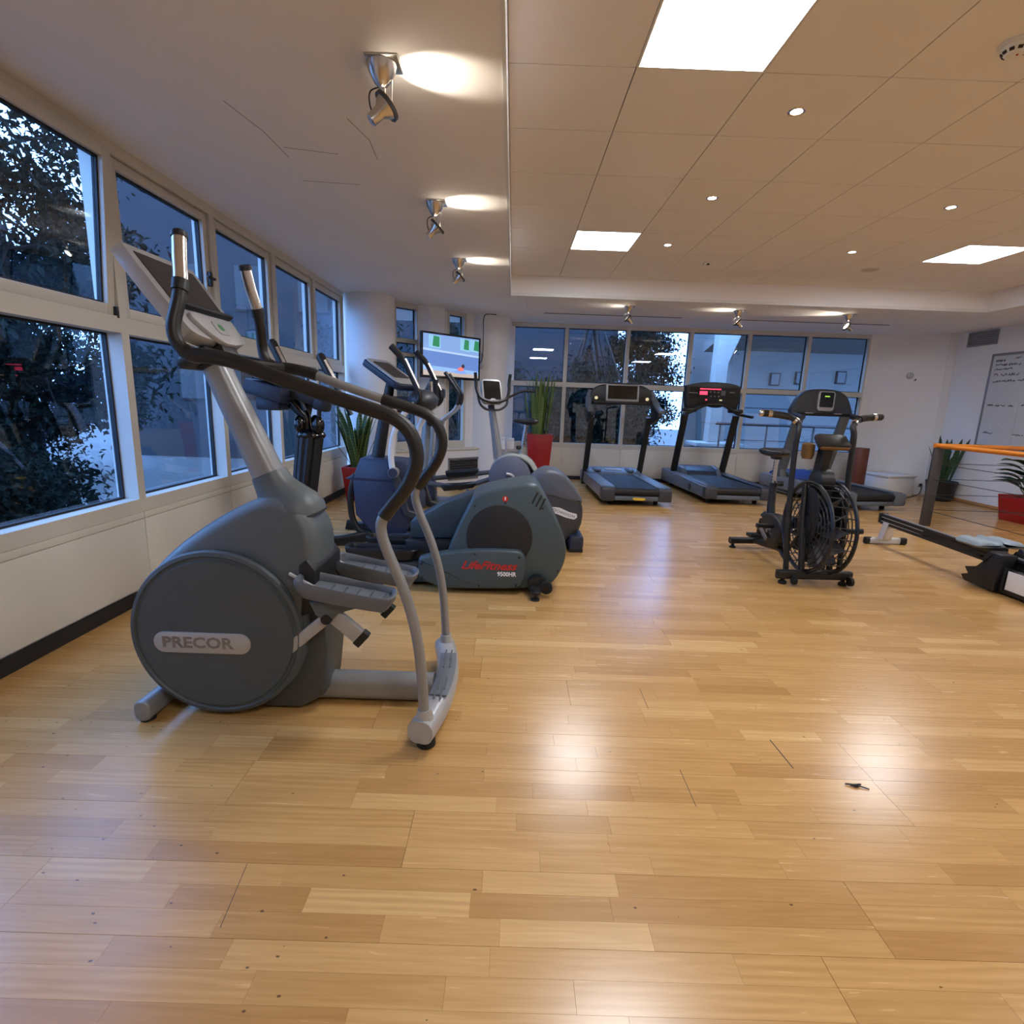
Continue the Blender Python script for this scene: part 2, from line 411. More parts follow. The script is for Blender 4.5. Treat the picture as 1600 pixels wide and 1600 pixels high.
# ---- ceiling: plaster border with a raised field of tiles
GX0, GX1, GY1 = -.077, 5.923, 7.064
GY0 = GY1-16*.6
mb = MB()
mb.box(XL-.2, GX0, YF-.2, YB+.3, ZC, 2.95).box(GX1, XR+.2, YF-.2, YB+.3, ZC, 2.95)
mb.box(GX0, GX1, GY1, YB+.3, ZC, 2.95).box(GX0, GX1, YF-.2, GY0, ZC, 2.95)
ceiling = struct('ceiling', mb, ceil_pl, 'white plaster ceiling border around raised tile field')
part('tile_backing', MB().box(GX0, GX1, GY0, GY1, ZG+.009, ZG+.05), dark_joint, ceiling)
part('shadow_trim', MB().box(GX0-.012, GX0+.004, GY0, GY1+.012, ZC-.006, ZC+.03).box(GX0-.012, GX1, GY1-.004, GY1+.012, ZC-.006, ZC+.03), white_pl, ceiling)
PANELS = [(1, 2), (1, 7), (1, 12), (7, 2), (7, 7), (7, 12)]  # panels out of view continue the spacing, added because the room light needs them
tmesh = None
for c in range(10):
    for r in range(16):
        if (c, r) in PANELS: continue
        x, y = GX0+.6*c, GY1-.6*(r+1)
        if tmesh is None:
            mb = MB().box(.0025, .5975, .0025, .5975, 0, .0088); tmesh = bpy.data.meshes.new('tile'); tmesh.from_pydata(mb.v, [], mb.f); finish(tmesh, tile_m, .0015, 0)
        o = bpy.data.objects.new('tile', tmesh); COL.objects.link(o); o.parent = ceiling; o.location = (x, y, ZG)
# linear slots above the far windows
for x0, x1, y0, y1 in ((.41, 2.46, 8.30, 8.33), (3.33, 5.53, 8.28, 8.31)):
    part('linear_slot', MB().box(x0, x1, y0, y1, ZC-.004, ZC+.002), blackbase, ceiling)

for pts in ([(-1.388,2.79),(-1.33,3.07),(-1.322,3.36)],[(-.852,2.905),(-.80,3.12),(-.815,3.352)],[(-1.30,3.24),(-1.02,3.30)],[(-1.37,3.69),(-1.02,3.72)]):
    part('hairline_crack', MB().sweep([(x, y, ZC-.0004) for x, y in pts], [(-.0016,-.0004),(.0016,-.0004),(.0016,.0004),(-.0016,.0004)], up=V((0,0,1))), mat('crack_line', rgb(126,116,110), .9), ceiling)
# ---- frames of reference for walls: s along the wall, t into the room
ML = Matrix(((0, 1, 0, XL), (1, 0, 0, 0), (0, 0, 1, 0), (0, 0, 0, 1)))
MBK = Matrix(((1, 0, 0, 0), (0, -1, 0, YB), (0, 0, 1, 0), (0, 0, 0, 1)))
DP, DD = V((-1.62, 7.86, 0)), V((.735, .678, 0)).normalized(); DN = V((DD.y, -DD.x, 0))
MD = Matrix(((DD.x, DN.x, 0, DP.x), (DD.y, DN.y, 0, DP.y), (0, 0, 1, 0), (0, 0, 0, 1)))
def W(M, s, t, z): return M @ V((s, t, z))
win_n = 0
def window(M, s0, s1, zs, label, jw=.03, depth=.13, sash_up=False, tilt=0, handle=False, tw=.045, zhead=ZC, zbot=.55, rail=.07, headw=.06):
    """zs: glass levels from bottom: list of (z0,z1)"""
    global win_n; win_n += 1
    mb = MB()
    mb.box(s0, s0+jw, -depth, 0, zbot, zhead).box(s1-jw, s1, -depth, 0, zbot, zhead)
    mb.box(s0+jw, s1-jw, -depth, 0, zbot, zs[0][0]).box(s0+jw, s1-jw, -depth, 0, zs[-1][1], zhead)
    for a, b in zip(zs[:-1], zs[1:]): mb.box(s0+jw, s1-jw, -depth, 0, a[1], b[0])
    fr = struct('window_%d' % win_n, mb.xf(M), wframe, label)
    for i, (a, b) in enumerate(zs):
        x0, x1 = s0+jw, s1-jw; up = sash_up and i == len(zs)-1
        sm = Matrix.Identity(4); gt = -depth+.03; host = fr
        if up:
            if tilt: sm = Matrix.Translation((0, -.03, a)) @ Matrix.Rotation(-tilt, 4, 'X') @ Matrix.Translation((0, .03, -a))
            mb = MB(); e = .058; g = .004
            mb.box(x0+g, x0+e, -.085, -.02, a+g, b-g).box(x1-e, x1-g, -.085, -.02, a+g, b-g).box(x0+e, x1-e, -.085, -.02, a+g, a+e).box(x0+e, x1-e, -.085, -.02, b-e, b-g)
            host = part('sash', mb.xf(M @ sm), wframe, fr, .003)
            if handle:
                h = MB().obox((x1-.03, -.008, (a+b)/2-.02), (.03, .024, .10)).obox((x1-.05, .012, (a+b)/2-.015), (.10, .018, .018))
                part('handle', h.xf(M @ sm), blackpl, host, .003)
            if tilt:
                part('hinge', MB().obox((x1-.012, -.012, a+.02), (.016, .03, .06)).xf(M), blackpl, host, .002)
                # stay arm of the opened sash
                p0 = M @ sm @ V((x1-.03, -.05, b-.04)); p1 = M @ V((x1-.01, -.06, b-.16))
                part('stay_arm', MB().tube([p0, p1], .006, 6), alu, host)
            x0 += e; x1 -= e; a += e; b -= e; gt = -.06
        ga = .011
        mb = MB().box(x0, x0+ga, gt-.012, gt+.014, a, b).box(x1-ga, x1, gt-.012, gt+.014, a, b).box(x0+ga, x1-ga, gt-.012, gt+.014, a, a+ga).box(x0+ga, x1-ga, gt-.012, gt+.014, b-ga, b)
        part('gasket', mb.xf(M @ sm), gasket, host)
        part('pane', MB().box(x0+ga, x1-ga, gt-.003, gt+.003, a+ga, b-ga).xf(M @ sm), glass, host)
    return fr
# left facade
LB = [-3.4+.0, -2.93, -1.91, -.89, .13, 1.15, 2.17, 3.195, 4.215, 5.235, 6.255, 7.275]
for i in range(5, 11):
    window(ML, LB[i], LB[i+1], [(.63, 1.59), (1.68, 2.535)], {6: 'facade window bay with the upper sash tilted open onto dark tree', 7: 'facade window bay with black sash handle behind elliptical console',
            8: 'facade window bay behind the silver post of graphite elliptical', 9: 'facade window bay behind the ribbed black column',
            10: 'facade window bay next to the round white column'}.get(i, 'white framed facade window bay beside the viewer'),
           sash_up=True, tilt=.075 if i == 6 else 0, handle=(i == 7))
wl = struct('wall_left', MB().box(XL-.16, XL-.012, YF-.1, 7.275, 0, .56).box(XL-.16, XL, YF-.1, LB[5], 0, ZC), plaster, 'low white parapet wall under the facade windows')  # full-height stretch by the viewer is unseen, made solid to cut daylight
for i in range(5, 11):
    part('panel', MB().box(XL-.012, XL, LB[i]+.002, LB[i+1]-.002, .085, .505), panelp, wl, .0015)
    part('panel', MB().box(XL-.012, XL, LB[i]+.002, LB[i+1]-.002, .508, .548), panelp, wl, .0015)
bl = struct('baseboard_left', MB().box(XL-.012, XL+.012, YF, 7.2, 0, .075), blackbase, 'black skirting strip below the facade panels')
# round columns
def column(name, c, r, label):
    o = struct(name, MB().lathe([(r, 0), (r, ZC)], (c[0], c[1], 0), n=48), plaster, label); return o
column('wall_column', (-1.97, 7.53), .335, 'round white column at the end of the facade windows')
column('wall_column', (-.43, 9.02), .345, 'round white column carrying the television bracket')
# diagonal corner wall with narrow windows
wc = struct('wall_corner', MB().box(-.5, 2.25, -.18, .11, 0, .52).box(-.5, -.10, -.16, 0, .55, ZC).box(.30, .80, -.16, 0, .55, ZC).box(1.17, 2.2, -.16, 0, .55, ZC).xf(MD), plaster, 'white diagonal corner wall with low ledge and narrow windows')
part('pier', MB().prism([(.27, -.02), (.40, .13), (.66, .13), (.79, -.02)], .552, ZC-.001, 'Z').xf(MD), plaster, wc, label='faceted white pier')
part('ledge', MB().box(-.45, 2.1, -.16, .135, .52, .552).xf(MD), panelp, wc, .004, label='pale window ledge')
window(MD, -.10, .30, [(.66, 1.885), (1.93, 2.07), (2.125, 2.54)], 'narrow dark window strip between round column and faceted pier', depth=.12)
window(MD, .80, 1.17, [(.66, 2.555)], 'narrow blue window strip below and above the television', depth=.12, jw=.045)
gr = thing('wall_grille', 'grey louvred air grille in low wall behind the ellipticals', 'vent', W(MD, 1.10, .11, .2))
gs0, gs1, gz0, gz1 = .76, 1.46, .05, .40
part('frame', MB().box(gs0, gs0+.03, .105, .125, gz0, gz1).box(gs1-.03, gs1, .105, .125, gz0, gz1).box(gs0, gs1, .105, .125, gz0, gz0+.03).box(gs0, gs1, .105, .125, gz1-.03, gz1).xf(MD), alu, gr)
part('backing', MB().box(gs0+.02, gs1-.02, .106, .111, gz0+.02, gz1-.02).xf(MD), blackbase, gr)
for k in range(8): part('slat', MB().obox(((gs0+gs1)/2, .118, gz0+.05+k*.036), (gs1-gs0-.06, .022, .004), (.6, 0, 0)).xf(MD), alu, gr)
# far facade
BB = [-.10, .86, 1.89, 2.95, 3.93, 4.93, 5.95]
wb_l = ['far window bay behind the tall red planter', 'far window bay behind the treadmill with blank wide screen', 'far window bay showing tree branches between two treadmills',
        'far window bay behind the treadmill with red digits', 'far window bay showing the pale building outside', 'far window bay nearest the plain white side wall']
for i in range(6): window(MBK, BB[i], BB[i+1], [(.63, 1.575), (1.655, 2.535)], wb_l[i], depth=.11)
struct('wall_back', MB().box(-.2, 6.3, -.16, -.012, 0, .552).box(5.95, 6.3, -.16, 0, .55, ZC).box(-.4, -.10, -.16, 0, 0, ZC).xf(MBK), plaster, 'low white parapet under the far windows')
wbk = bpy.data.objects['wall_back']
for i in range(6): part('panel', MB().box(BB[i]+.003, BB[i+1]-.003, -.012, 0, .07, .548).xf(MBK), panelp, wbk, .0015)
struct('baseboard_back', MB().box(-.1, 6.1, -.012, .008, 0, .06).xf(MBK), blackbase, 'black skirting strip below the far windows')
# right side
def wallseg(name, a, b, label, h=ZC, th=.15):
    a, b = V((*a, 0)), V((*b, 0)); d = (b-a).normalized(); n = V((-d.y, d.x, 0))
    vs = [a, b, b+n*th, a+n*th]; mb = MB().prism([(p.x, p.y) for p in vs], 0, h, 'Z'); return struct(name, mb, plaster, label)
wallseg('wall_side', (6.95, 8.86), (6.05, 9.33), 'plain white wall lit blue by the windows', th=-.2)
wallseg('wall_right', (XR, 8.86), (XR, YF), 'white wall with the whiteboard', th=.15)
struct('wall_return', MB().box(6.93, XR+.1, 8.86, 8.98, 0, ZC), plaster, 'narrow return of the white wall')
struct('wall_rear', MB().box(XL-.2, XR+.2, YF-.15, YF, 0, ZC), plaster, 'white rear wall of the gym')
struct('baseboard_right', MB().box(XR-.012, XR, YF, 8.86, 0, .05), mat('skirting_wood', rgb(190, 140, 84), .5), 'thin wooden skirting of the whiteboard wall')

# ================================================================== LIGHTS IN THE CEILING
plabel = {(1, 2): 'square lit ceiling panel nearest the soffit above the treadmills', (1, 7): 'large lit ceiling panel cut by the top edge of the picture', (7, 2): 'lit ceiling panel on the whiteboard side of the tile field'}
for c, r in PANELS:
    x, y = GX0+.6*c, GY1-.6*(r+1)
    t = thing('ceiling_light', plabel.get((c, r), {(1, 12): 'added unseen ceiling panel above the viewer', (7, 7): 'added unseen ceiling panel above the railing', (7, 12): 'added unseen ceiling panel in the rear corner'}.get((c, r))), 'ceiling light', (x+.3, y+.3, ZG), group='square ceiling panels')
    part('frame', MB().box(x, x+.6, y, y+.012, ZG-.002, ZG+.008).box(x, x+.6, y+.588, y+.6, ZG-.002, ZG+.008).box(x, x+.012, y+.012, y+.588, ZG-.002, ZG+.008).box(x+.588, x+.6, y+.012, y+.588, ZG-.002, ZG+.008), white_pl, t)
    part('diffuser', MB().box(x+.012, x+.588, y+.012, y+.588, ZG, ZG+.006), panel_e, t)
dl = [(1.443, 3.18, 'small round downlight beside the largest ceiling panel'), (1.44, 4.39, 'small round downlight midway along the inner row'), (1.45, 5.60, 'small round downlight just beside the far square panel'),
      (3.25, 4.40, 'small round downlight of the outer row, nearer one'), (3.26, 5.61, 'small round downlight of the outer row, farther one')]
for x, y, l in dl:
    t = thing('downlight', l, 'downlight', (x, y, ZG), group='recessed downlights')
    part('trim_ring', MB().lathe([(.030, -.003), (.042, -.005), (.045, -.001), (.045, .002), (.030, .002), (.030, -.003)], (x, y, ZG), n=20, caps=False), chrome, t)
    part('lens', MB().lathe([(.030, -.002), (.001, -.003)], (x, y, ZG), n=20), downglass, t)
def spot_fixture(x, y, aim, label, en):
    t = thing('ceiling_spotlight', label, 'spotlight', (x, y, ZC), group='swivel ceiling spotlights')
    s = 1.0
    part('mounting_plate', MB().obox((x, y, ZC-.004), (.13, .13, .006)), chrome, t, .002)
    part('canopy', MB().lathe([(.062, -.008), (.055, -.03), (.03, -.075), (.014, -.09)], (x-.01, y, ZC), n=16), chrome, t)
    a = V(aim).normalized(); hc = V((x-.005, y, ZC-.165))
    part('stem', MB().tube([(x, y, ZC-.07), (x, y, ZC-.12), hc], .005, 6).tube([(x+.03, y, ZC-.06), (x+.028, y, ZC-.15)], .0035, 6), chrome, t)
    part('cable', MB().tube(cr([(x-.01, y, ZC-.085), (x-.055, y, ZC-.10), (x-.062, y, ZC-.14), tuple(hc-a*.055)]), .003, 6), blackpl, t)
    q = V((0, 0, 1)).rotation_difference(a).to_matrix()
    part('lamp_body', MB().lathe([(.012, -.075), (.024, -.07), (.026, -.02), (.05, .012), (.052, .03), (.046, .03), (.044, .018)], hc, n=18, M=q), chrome, t)
    part('ring', MB().lathe([(.050, .012), (.060, .012), (.060, .026), (.050, .026), (.050, .012)], hc, n=18, M=q, caps=False), postgrey, t)
    part('lamp_face', MB().lathe([(.040, .0195), (.001, .020)], hc, n=18, M=q), lampglass, t)
    ld = bpy.data.lights.new('spot_beam', 'SPOT'); ld.energy = en; ld.color = (1, .87, .68); ld.spot_size = math.radians(66); ld.spot_blend = .5; ld.shadow_soft_size = .02
    lo = bpy.data.objects.new('spot_beam', ld); COL.objects.link(lo); lo.parent = t
    lo.matrix_local = INV[t.name] @ (Matrix.Translation(hc+a*.03) @ V((0, 0, -1)).rotation_difference(a).to_matrix().to_4x4())
spot_fixture(-.566, 2.46, (.17, .045, .17), 'steel ceiling spotlight closest to the viewer beside the open sash', 16)
spot_fixture(-.57, 3.98, (.17, -.01, .17), 'middle steel spotlight of the three along the facade ceiling', 16)
spot_fixture(-.557, 5.45, (.17, .02, .17), 'farthest steel spotlight of the three along the facade ceiling', 16)
spot_fixture(1.52, 7.55, (-.20, -.01, .16), 'steel spotlight above the treadmill with blank wide screen', 3)
spot_fixture(3.0, 7.55, (-.18, .01, .17), 'steel spotlight above the treadmill with red digits', 12)
spot_fixture(4.485, 7.55, (-.26, .01, .16), 'steel spotlight above the air bike side of the far windows', 16)
# ceiling devices
t = thing('smoke_detector', 'white smoke detector with dark vents at the ceiling edge', 'smoke detector', (2.07, 2.60, ZG))
part('base', MB().lathe([(.058, -.014), (.062, -.004), (.062, 0)], (2.07, 2.60, ZG), n=24), white_pl, t)
part('dome', MB().lathe([(.012, -.050), (.032, -.046), (.046, -.030), (.050, -.014)], (2.07, 2.60, ZG), n=24), white_pl, t)
for k in range(10):
    a = 2*PI*k/10; part('vent_slot', MB().obox((2.07+.043*math.cos(a), 2.6+.043*math.sin(a), ZG-.034), (.006, .016, .012), (0, .6, a)), blackpl, t)
part('indicator', MB().ell((2.07, 2.586, ZG-.049), (.005, .005, .004), 8, 6), redtxt, t)
t = thing('motion_sensor', 'tiny white ceiling sensor with dark lens', 'sensor', (2.05, 6.2, ZG))
part('housing', MB().box(2.01, 2.09, 6.16, 6.24, ZG-.02, ZG), white_pl, t, .006); part('lens', MB().ell((2.05, 6.17, ZG-.016), (.022, .012, .012), 12, 8), blackpl, t)
t = thing('ceiling_speaker', 'flat round ceiling speaker in the tile field', 'speaker', (3.84, 6.22, ZG))
part('rim', MB().lathe([(.085, -.006), (.10, -.005), (.10, 0)], (3.84, 6.22, ZG), n=28, caps=False), tile_m, t); part('mesh_cover', MB().lathe([(.085, -.005), (.001, -.0055)], (3.84, 6.22, ZG), n=28, caps=False), mat('speaker_mesh', rgb(205, 196, 188), .7), t)

# ================================================================== GRAPHITE ELLIPTICAL (foreground)
EY = 2.105
t = thing('elliptical_trainer', 'graphite elliptical trainer with big round flywheel cover and silver badge', 'elliptical', (-.9, EY, 0))
prof = cr2([(-1.12,.018),(-.97,.05),(-.85,.14),(-.79,.27),(-.775,.42),(-.758,.55),(-.742,.68),(-.748,.76),(-.785,.835),(-.85,.88),(-.92,.895),(-1.0,.872),(-1.11,.815),(-1.23,.735),(-1.34,.64),(-1.425,.53),(-1.465,.42),(-1.468,.31),(-1.435,.2),(-1.36,.10),(-1.25,.04)], 3)
body = part('housing', MB().pillow(prof, EY, .165, .075, .05, 5, lambda x, z: 1-.34*max(0, min(1, (z-.52)/.36))), gunmetal, t, 0, 60)
for sg in (-1, 1):
    y = EY+sg*.150
    dcov = part('flywheel_cover', MB().lathe([(.335, 0), (.338, .014*1), (.332, .026), (.318, .030), (.312, .024), (.303, .024), (.298, .033), (.02, .036)], (-1.122, y, .355), 'Y', 64, M=Matrix(((1,0,0),(0,0,sg),(0,1,0))).to_3x3()), gunmetal_d, t, 0, 30, label='large round flywheel cover')
    part('badge', MB().prism([(-1.172+a, .325+b) for a, b in rrect(.375, .085, .042, 6)], y+sg*.032, y+sg*.042), silver_l, dcov, .003, label='silver oblong badge')
    if sg < 0: text_part('lettering', 'PRECOR', .062, greytxt, dcov, at_front(-1.19, y-.0425, .325), .0006, xs=1.18, bold=.0016)
part('lower_shroud', MB().prism([(-.99,.012),(-.83,.012),(-.735,.07),(-.712,.27),(-.725,.50),(-.82,.50),(-.95,.2)], EY-.115, EY+.115), shroud_m, t, .02)
nk = MB().sweep([(-.868,EY,.785),(-.878,EY,.81),(-.892,EY,.84),(-.908,EY,.868),(-.925,EY,.896),(-.943,EY,.925),(-.963,EY,.97)], [rrect(*q, 8) for q in ((.262,.236,.112),(.268,.240,.115),(.246,.218,.105),(.205,.182,.086),(.168,.158,.072),(.142,.142,.06),(.125,.128,.05))])
part('neck_cover', nk, gunmetal, t, 0, 60)
part('neck_seam', MB().sweep([(-.8665,EY,.781),(-.8685,EY,.786)], rrect(.266,.240,.114,8)), blackpl, t)
part('upright_post', MB().sweep([(-.958,EY,.955),(-1.03,EY,1.12),(-1.10,EY,1.28),(-1.155,EY,1.41)], [rrect(*q, 5) for q in ((.112,.118,.04),(.104,.108,.036),(.096,.098,.034),(.09,.092,.03))]), silver, t, 0, 50)
part('post_gasket', MB().sweep([(-.952,EY,.945),(-.958,EY,.958)], rrect(.124,.128,.045,5)), blackpl, t)
part('base_rail', MB().sweep([(-.80,EY,.064),(-.30,EY,.064)], rrect(.12,.092,.042,6)), silver, t, 0, 50)
part('arrow_sticker', MB().prism([(-.66,EY-.03),(-.62,EY-.005),(-.66,EY+.01)], .1095, .1105, 'Z').prism([(-.62,EY-.03),(-.60,EY),(-.63,EY-.015)], .1095, .1105, 'Z'), yellow, t)
fs = part('front_stabilizer', MB().sweep([(-1.405,EY-.235,.05),(-1.395,EY,.05),(-1.405,EY+.235,.05)], rrect(.085,.065,.028,5)), silver, t, .008, 50)
for y in (EY-.2, EY+.2): part('foot', MB().cyl((-1.405,y,0),(-1.405,y,.022),.028), rubber, fs)
def arc_bar(sec): return [(-.300-.0+.05*(1-((y-EY)/.36)**2), y, .083) for y in [EY-.36+.06*k for k in range(13)]], sec
pth, _ = arc_bar(None)
rs = part('rear_stabilizer', MB().sweep(pth, rrect(.098,.088,.035,5), up=V((0,0,1))), silver_l, t, 0, 50)
pad = [(x+.002, y, .1285) for x, y, z in pth if abs(y-EY) < .235]
part('step_pad', MB().sweep(pad, [(.036,-.001),(.036,.003),(.03,.005),(-.03,.005),(-.036,.003),(-.036,-.001)], up=V((0,0,1))), padgrey, rs, 0, 50)
for y in (EY-.16,EY-.09,EY+.09,EY+.16):
    xx = -.30+.05*(1-((y-EY)/.36)**2)
    part('pad_rib', MB().obox((xx-.012,y,.1345),(.008,.10,.003)).obox((xx+.014,y,.1345),(.008,.10,.003)), char_l, rs, .001)
for y in (EY-.31, EY+.31): part('foot', MB().lathe([(.03,0),(.036,.006),(.034,.03),(.022,.042)], (-.285,y,0)), rubber, rs)
for sg in (-1, 1):
    Yw = lambda w: EY+sg*w
    P = [(-.288,Yw(.322),.12),(-.292,Yw(.325),.18),(-.305,Yw(.325),.36),(-.328,Yw(.325),.50),(-.366,Yw(.325),.63),(-.415,Yw(.325),.75),(-.437,Yw(.325),.82),(-.435,Yw(.325),.868),(-.402,Yw(.325),.918),(-.345,Yw(.325),.995),(-.316,Yw(.325),1.08),(-.333,Yw(.325),1.16),(-.385,Yw(.325),1.212),(-.48,Yw(.323),1.245),(-.62,Yw(.32),1.285),(-.76,Yw(.316),1.328),(-.90,Yw(.312),1.375),(-.99,Yw(.31),1.392),(-1.05,Yw(.31),1.395),(-1.09,Yw(.31),1.428),(-1.102,Yw(.31),1.48),(-1.094,Yw(.285),1.56),(-1.094,Yw(.262),1.63),(-1.104,Yw(.24),1.70),(-1.112,Yw(.217),1.785)]
    Q = cr(P, 4)
    rail = part('handrail', MB().tube(Q, .0195, 12), silver, t)
    part('collar', MB().tube([(-.287,Yw(.322),.112),(-.2895,Yw(.323),.16)], [.034,.026], 14), silver_l, rail)
    part('grip', MB().tube(Q[29:75 if sg < 0 else 56], .0245, 12), foam, rail, label='black foam grip sleeve')
    if sg > 0: part('grip', MB().tube(Q[63:75], .0245, 12), foam, rail, label='black foam grip sleeve')
    part('grip', MB().tube(Q[72:92], .0215, 12), foam, rail)
    part('pulse_sensor', MB().tube(Q[88:96], .0225, 14), chrome, rail, label='steel pulse grip')
    part('grip_collar', MB().tube(Q[86:89], .0262, 14), blackpl, rail)
    part('end_cap', MB().tube([Q[-2], Q[-1], Q[-1]+(Q[-1]-Q[-2])*.4], [.0255,.0255,.018], 14), blackpl, rail)
part('cross_tube', MB().tube(cr([(-1.0,EY-.31,1.392),(-1.10,EY-.2,1.40),(-1.14,EY,1.405),(-1.10,EY+.2,1.40),(-1.0,EY+.31,1.392)]), .02, 10), foam, t)
part('post_bracket', MB().obox((-1.135,EY,1.405),(.13,.11,.06),(0,-.4,0)), blackpl, t, .012)
# console
u = V((-.205,0,.275)).normalized(); nn = V((u.z,0,-u.x))     # u: up the display, nn: towards the user
MC = Matrix(((u.x,0,nn.x,-1.125),(0,1,0,EY),(u.z,0,nn.z,1.462),(0,0,0,1)))
out = cr2([(0,-.165),(.05,-.195),(.20,-.205),(.335,-.20),(.352,-.17),(.352,.17),(.335,.20),(.20,.205),(.05,.195),(0,.165),(-.02,0)], 3)
cons = part('console', MB().prism(out, -.028, .022, 'Z').xf(MC), silver_l, t, .009, 40)
part('display', MB().prism([(.135,-.165),(.325,-.170),(.325,.170),(.135,.165)], .0225, .0245, 'Z').xf(MC), screen_dk, cons)
part('reading_rack', MB().obox((.115,0,.035),(.016,.36,.025)).xf(MC), blackpl, cons, .004)
part('keypad', MB().prism(cr2([(.085,-.14),(.09,0),(.085,.14),(.02,.12),(-.03,.05),(-.035,0),(-.03,-.05),(.02,-.12)],3), .018, .04, 'Z').xf(MC), mat('console_grey', rgb(170,170,172), .4), cons, .006)
part('key_pad_bezel', MB().prism([(.035+a, b) for a, b in rrect(.06,.085,.02)], .040, .044, 'Z').xf(MC), silver_l, cons, .001)
part('logo_key', MB().prism([(.036+a, b) for a, b in rrect(.026,.03,.008)], .044, .0452, 'Z').xf(MC), mat('green_key', rgb(70,130,80), .5), cons)
part('console_pod', MB().obox((-1.165,EY,1.40),(.13,.24,.04),(0,-.5,0)), blackpl, t, .015)
# pedals
def pedal_tray(o, L, w, dz=.0, m=None, h=.05):
    """foot tray: raised rim, nose at -x"""
    mb = MB(); ring = cr2([(-L/2,-w*.30),(-L*.42,-w*.46),(0,-w*.5),(L*.42,-w*.46),(L/2,-w*.2),(L/2,w*.2),(L*.42,w*.46),(0,w*.5),(-L*.42,w*.46),(-L/2,w*.30)], 3); n = len(ring)
    lv = [(.84,-h,0),(.97,-.012,0),(1,.008,1),(.97,.014,1),(.90,.008,1),(.87,-.010,0)]
    vs = []
    for sc_, z, rim in lv:
        for a, b in ring: vs.append((o[0]+a*sc_, o[1]+b*sc_, o[2]+z+rim*.022*max(0,(-a/L+.1))+dz*a/L))
    fs = [tuple(reversed(range(n))), tuple((len(lv)-1)*n+i for i in range(n))]
    for j in range(len(lv)-1):
        for i in range(n): fs.append((j*n+i, j*n+(i+1)%n, (j+1)*n+(i+1)%n, (j+1)*n+i))
    return mb.add(vs, fs)
for sg, px, pz in ((-1, -.612, .556), (1, -.585, .538)):
    y = EY+sg*.165
    pd = part('pedal', pedal_tray((px,y,pz), .37, .15, -.05, h=.045), padgrey, t, 0, 50)
    for k in range(5): part('tread_rib', MB().obox((px-.06+k*.05, y, pz-.0065-.05*(-.06+k*.05)/.37),(.006,.075,.006)), char_l, pd)
    part('pedal_bracket', MB().prism([(px-.14,pz-.045),(px+.08,pz-.055),(px-.03,pz-.09),(px-.075,pz-.13),(px-.115,pz-.10)], y-.03, y+.03), gunmetal, pd, .006)
    lk = part('pedal_link', MB().obox((px-.145,y,pz-.175),(.25,.028,.045),(0,-.72,0)).obox((px+.0,y,pz-.155),(.14,.03,.06),(0,.72,0)), silver_l, t, .005)
    part('link_end', MB().obox((px+.052,y,pz-.20),(.03,.036,.066),(0,.72,0)), blackpl, lk, .003)
    part('pivot', MB().cyl((px-.075,y-.034,pz-.115),(px-.075,y+.034,pz-.115),.02), blackpl, lk)
    part('tie_rod', MB().tube([(px-.22,y,pz+.055),(px-.12,y,pz-.0)], .007, 8), silver_l, t)
part('link_opening', MB().prism([(-.80,.43),(-.745,.46),(-.737,.62),(-.77,.665),(-.80,.64)], EY-.155, EY+.155), blackpl, t, .005)

# ================================================================== TEAL-GREY CROSS TRAINER (ribbed column)
LY = 3.70
t = thing('elliptical_trainer', 'teal grey cross trainer with red lettering and dark round side disc', 'elliptical', (-.5, LY, 0))
prof = cr2([(-.44,.05),(-.435,.20),(-.36,.42),(-.275,.60),(-.235,.668),(-.10,.715),(.03,.745),(.13,.76),(.195,.735),(.27,.61),(.35,.46),(.392,.34),(.382,.21),(.32,.09),(.22,.035),(0,.03)], 3)
hs = part('housing', MB().pillow(prof, LY, .235, .04, .02, 4), teal, t, 0, 50)
part('side_disc', MB().lathe([(.222,0),(.222,.006),(.205,.010),(.02,.012)], (-.062,LY-.232,.39), 'Y', 48, M=Matrix(((1,0,0),(0,0,-1),(0,1,0))).to_3x3()), mat('disc_black', rgb(24,26,28), .55, bump=.1), t, label='black round side disc')
part('arm_cover', MB().pillow(cr2([(-.60,.215),(-.575,.248),(-.40,.288),(-.20,.315),(0,.318),(.085,.308),(.12,.25),(.126,.17),(.105,.075),(.04,.045),(-.2,.035),(-.42,.035),(-.55,.075),(-.60,.12)], 3), 3.47, .055, .035, .02, 4), teal, t, 0, 50)
text_part('lettering', 'LifeFitness', .078, redtxt, t, at_front(-.13, 3.412, .205), .0008, .45, 1.12, .0018)
text_part('model_number', '9500HR', .042, whitetxt, t, at_front(-.005, 3.4115, .150), .0008, 0, .9, .0012)
for x, z in ((-.575,.205),(-.575,.11),(-.22,.285),(.075,.27),(-.19,.065),(.06,.075)): part('screw', MB().cyl((x,3.418,z),(x,3.410,z),.008,8), blackpl, t)
for k in range(3): part('vent_slot', MB().obox((.165+.026*k,LY-.226,.668-.020*k),(.011,.02,.085),(0,.42,0)), blackpl, t)
part('warning_sticker', MB().cyl((-.03,LY-.2365,.655),(-.03,LY-.234,.655),.02,16), redtxt, t); part('sticker_mark', MB().box(-.034,-.026,LY-.2385,LY-.236,.645,.668), whitetxt, t)
for x, z in ((-.23,.60),(-.03,.625),(.22,.60),(.34,.17)): part('screw', MB().cyl((x,LY-.232,z),(x,LY-.238,z),.007,8), blackpl, t)
part('ramp_cover', MB().prism([(-.70,.43),(-.45,.575),(-.22,.665),(-.22,.32),(-.70,.31)], LY-.02, LY+.21), teal_d, t, .012)
part('base_beam', MB().box(-1.50,.10,LY-.16,LY+.16,.03,.12), teal_d, t, .012)
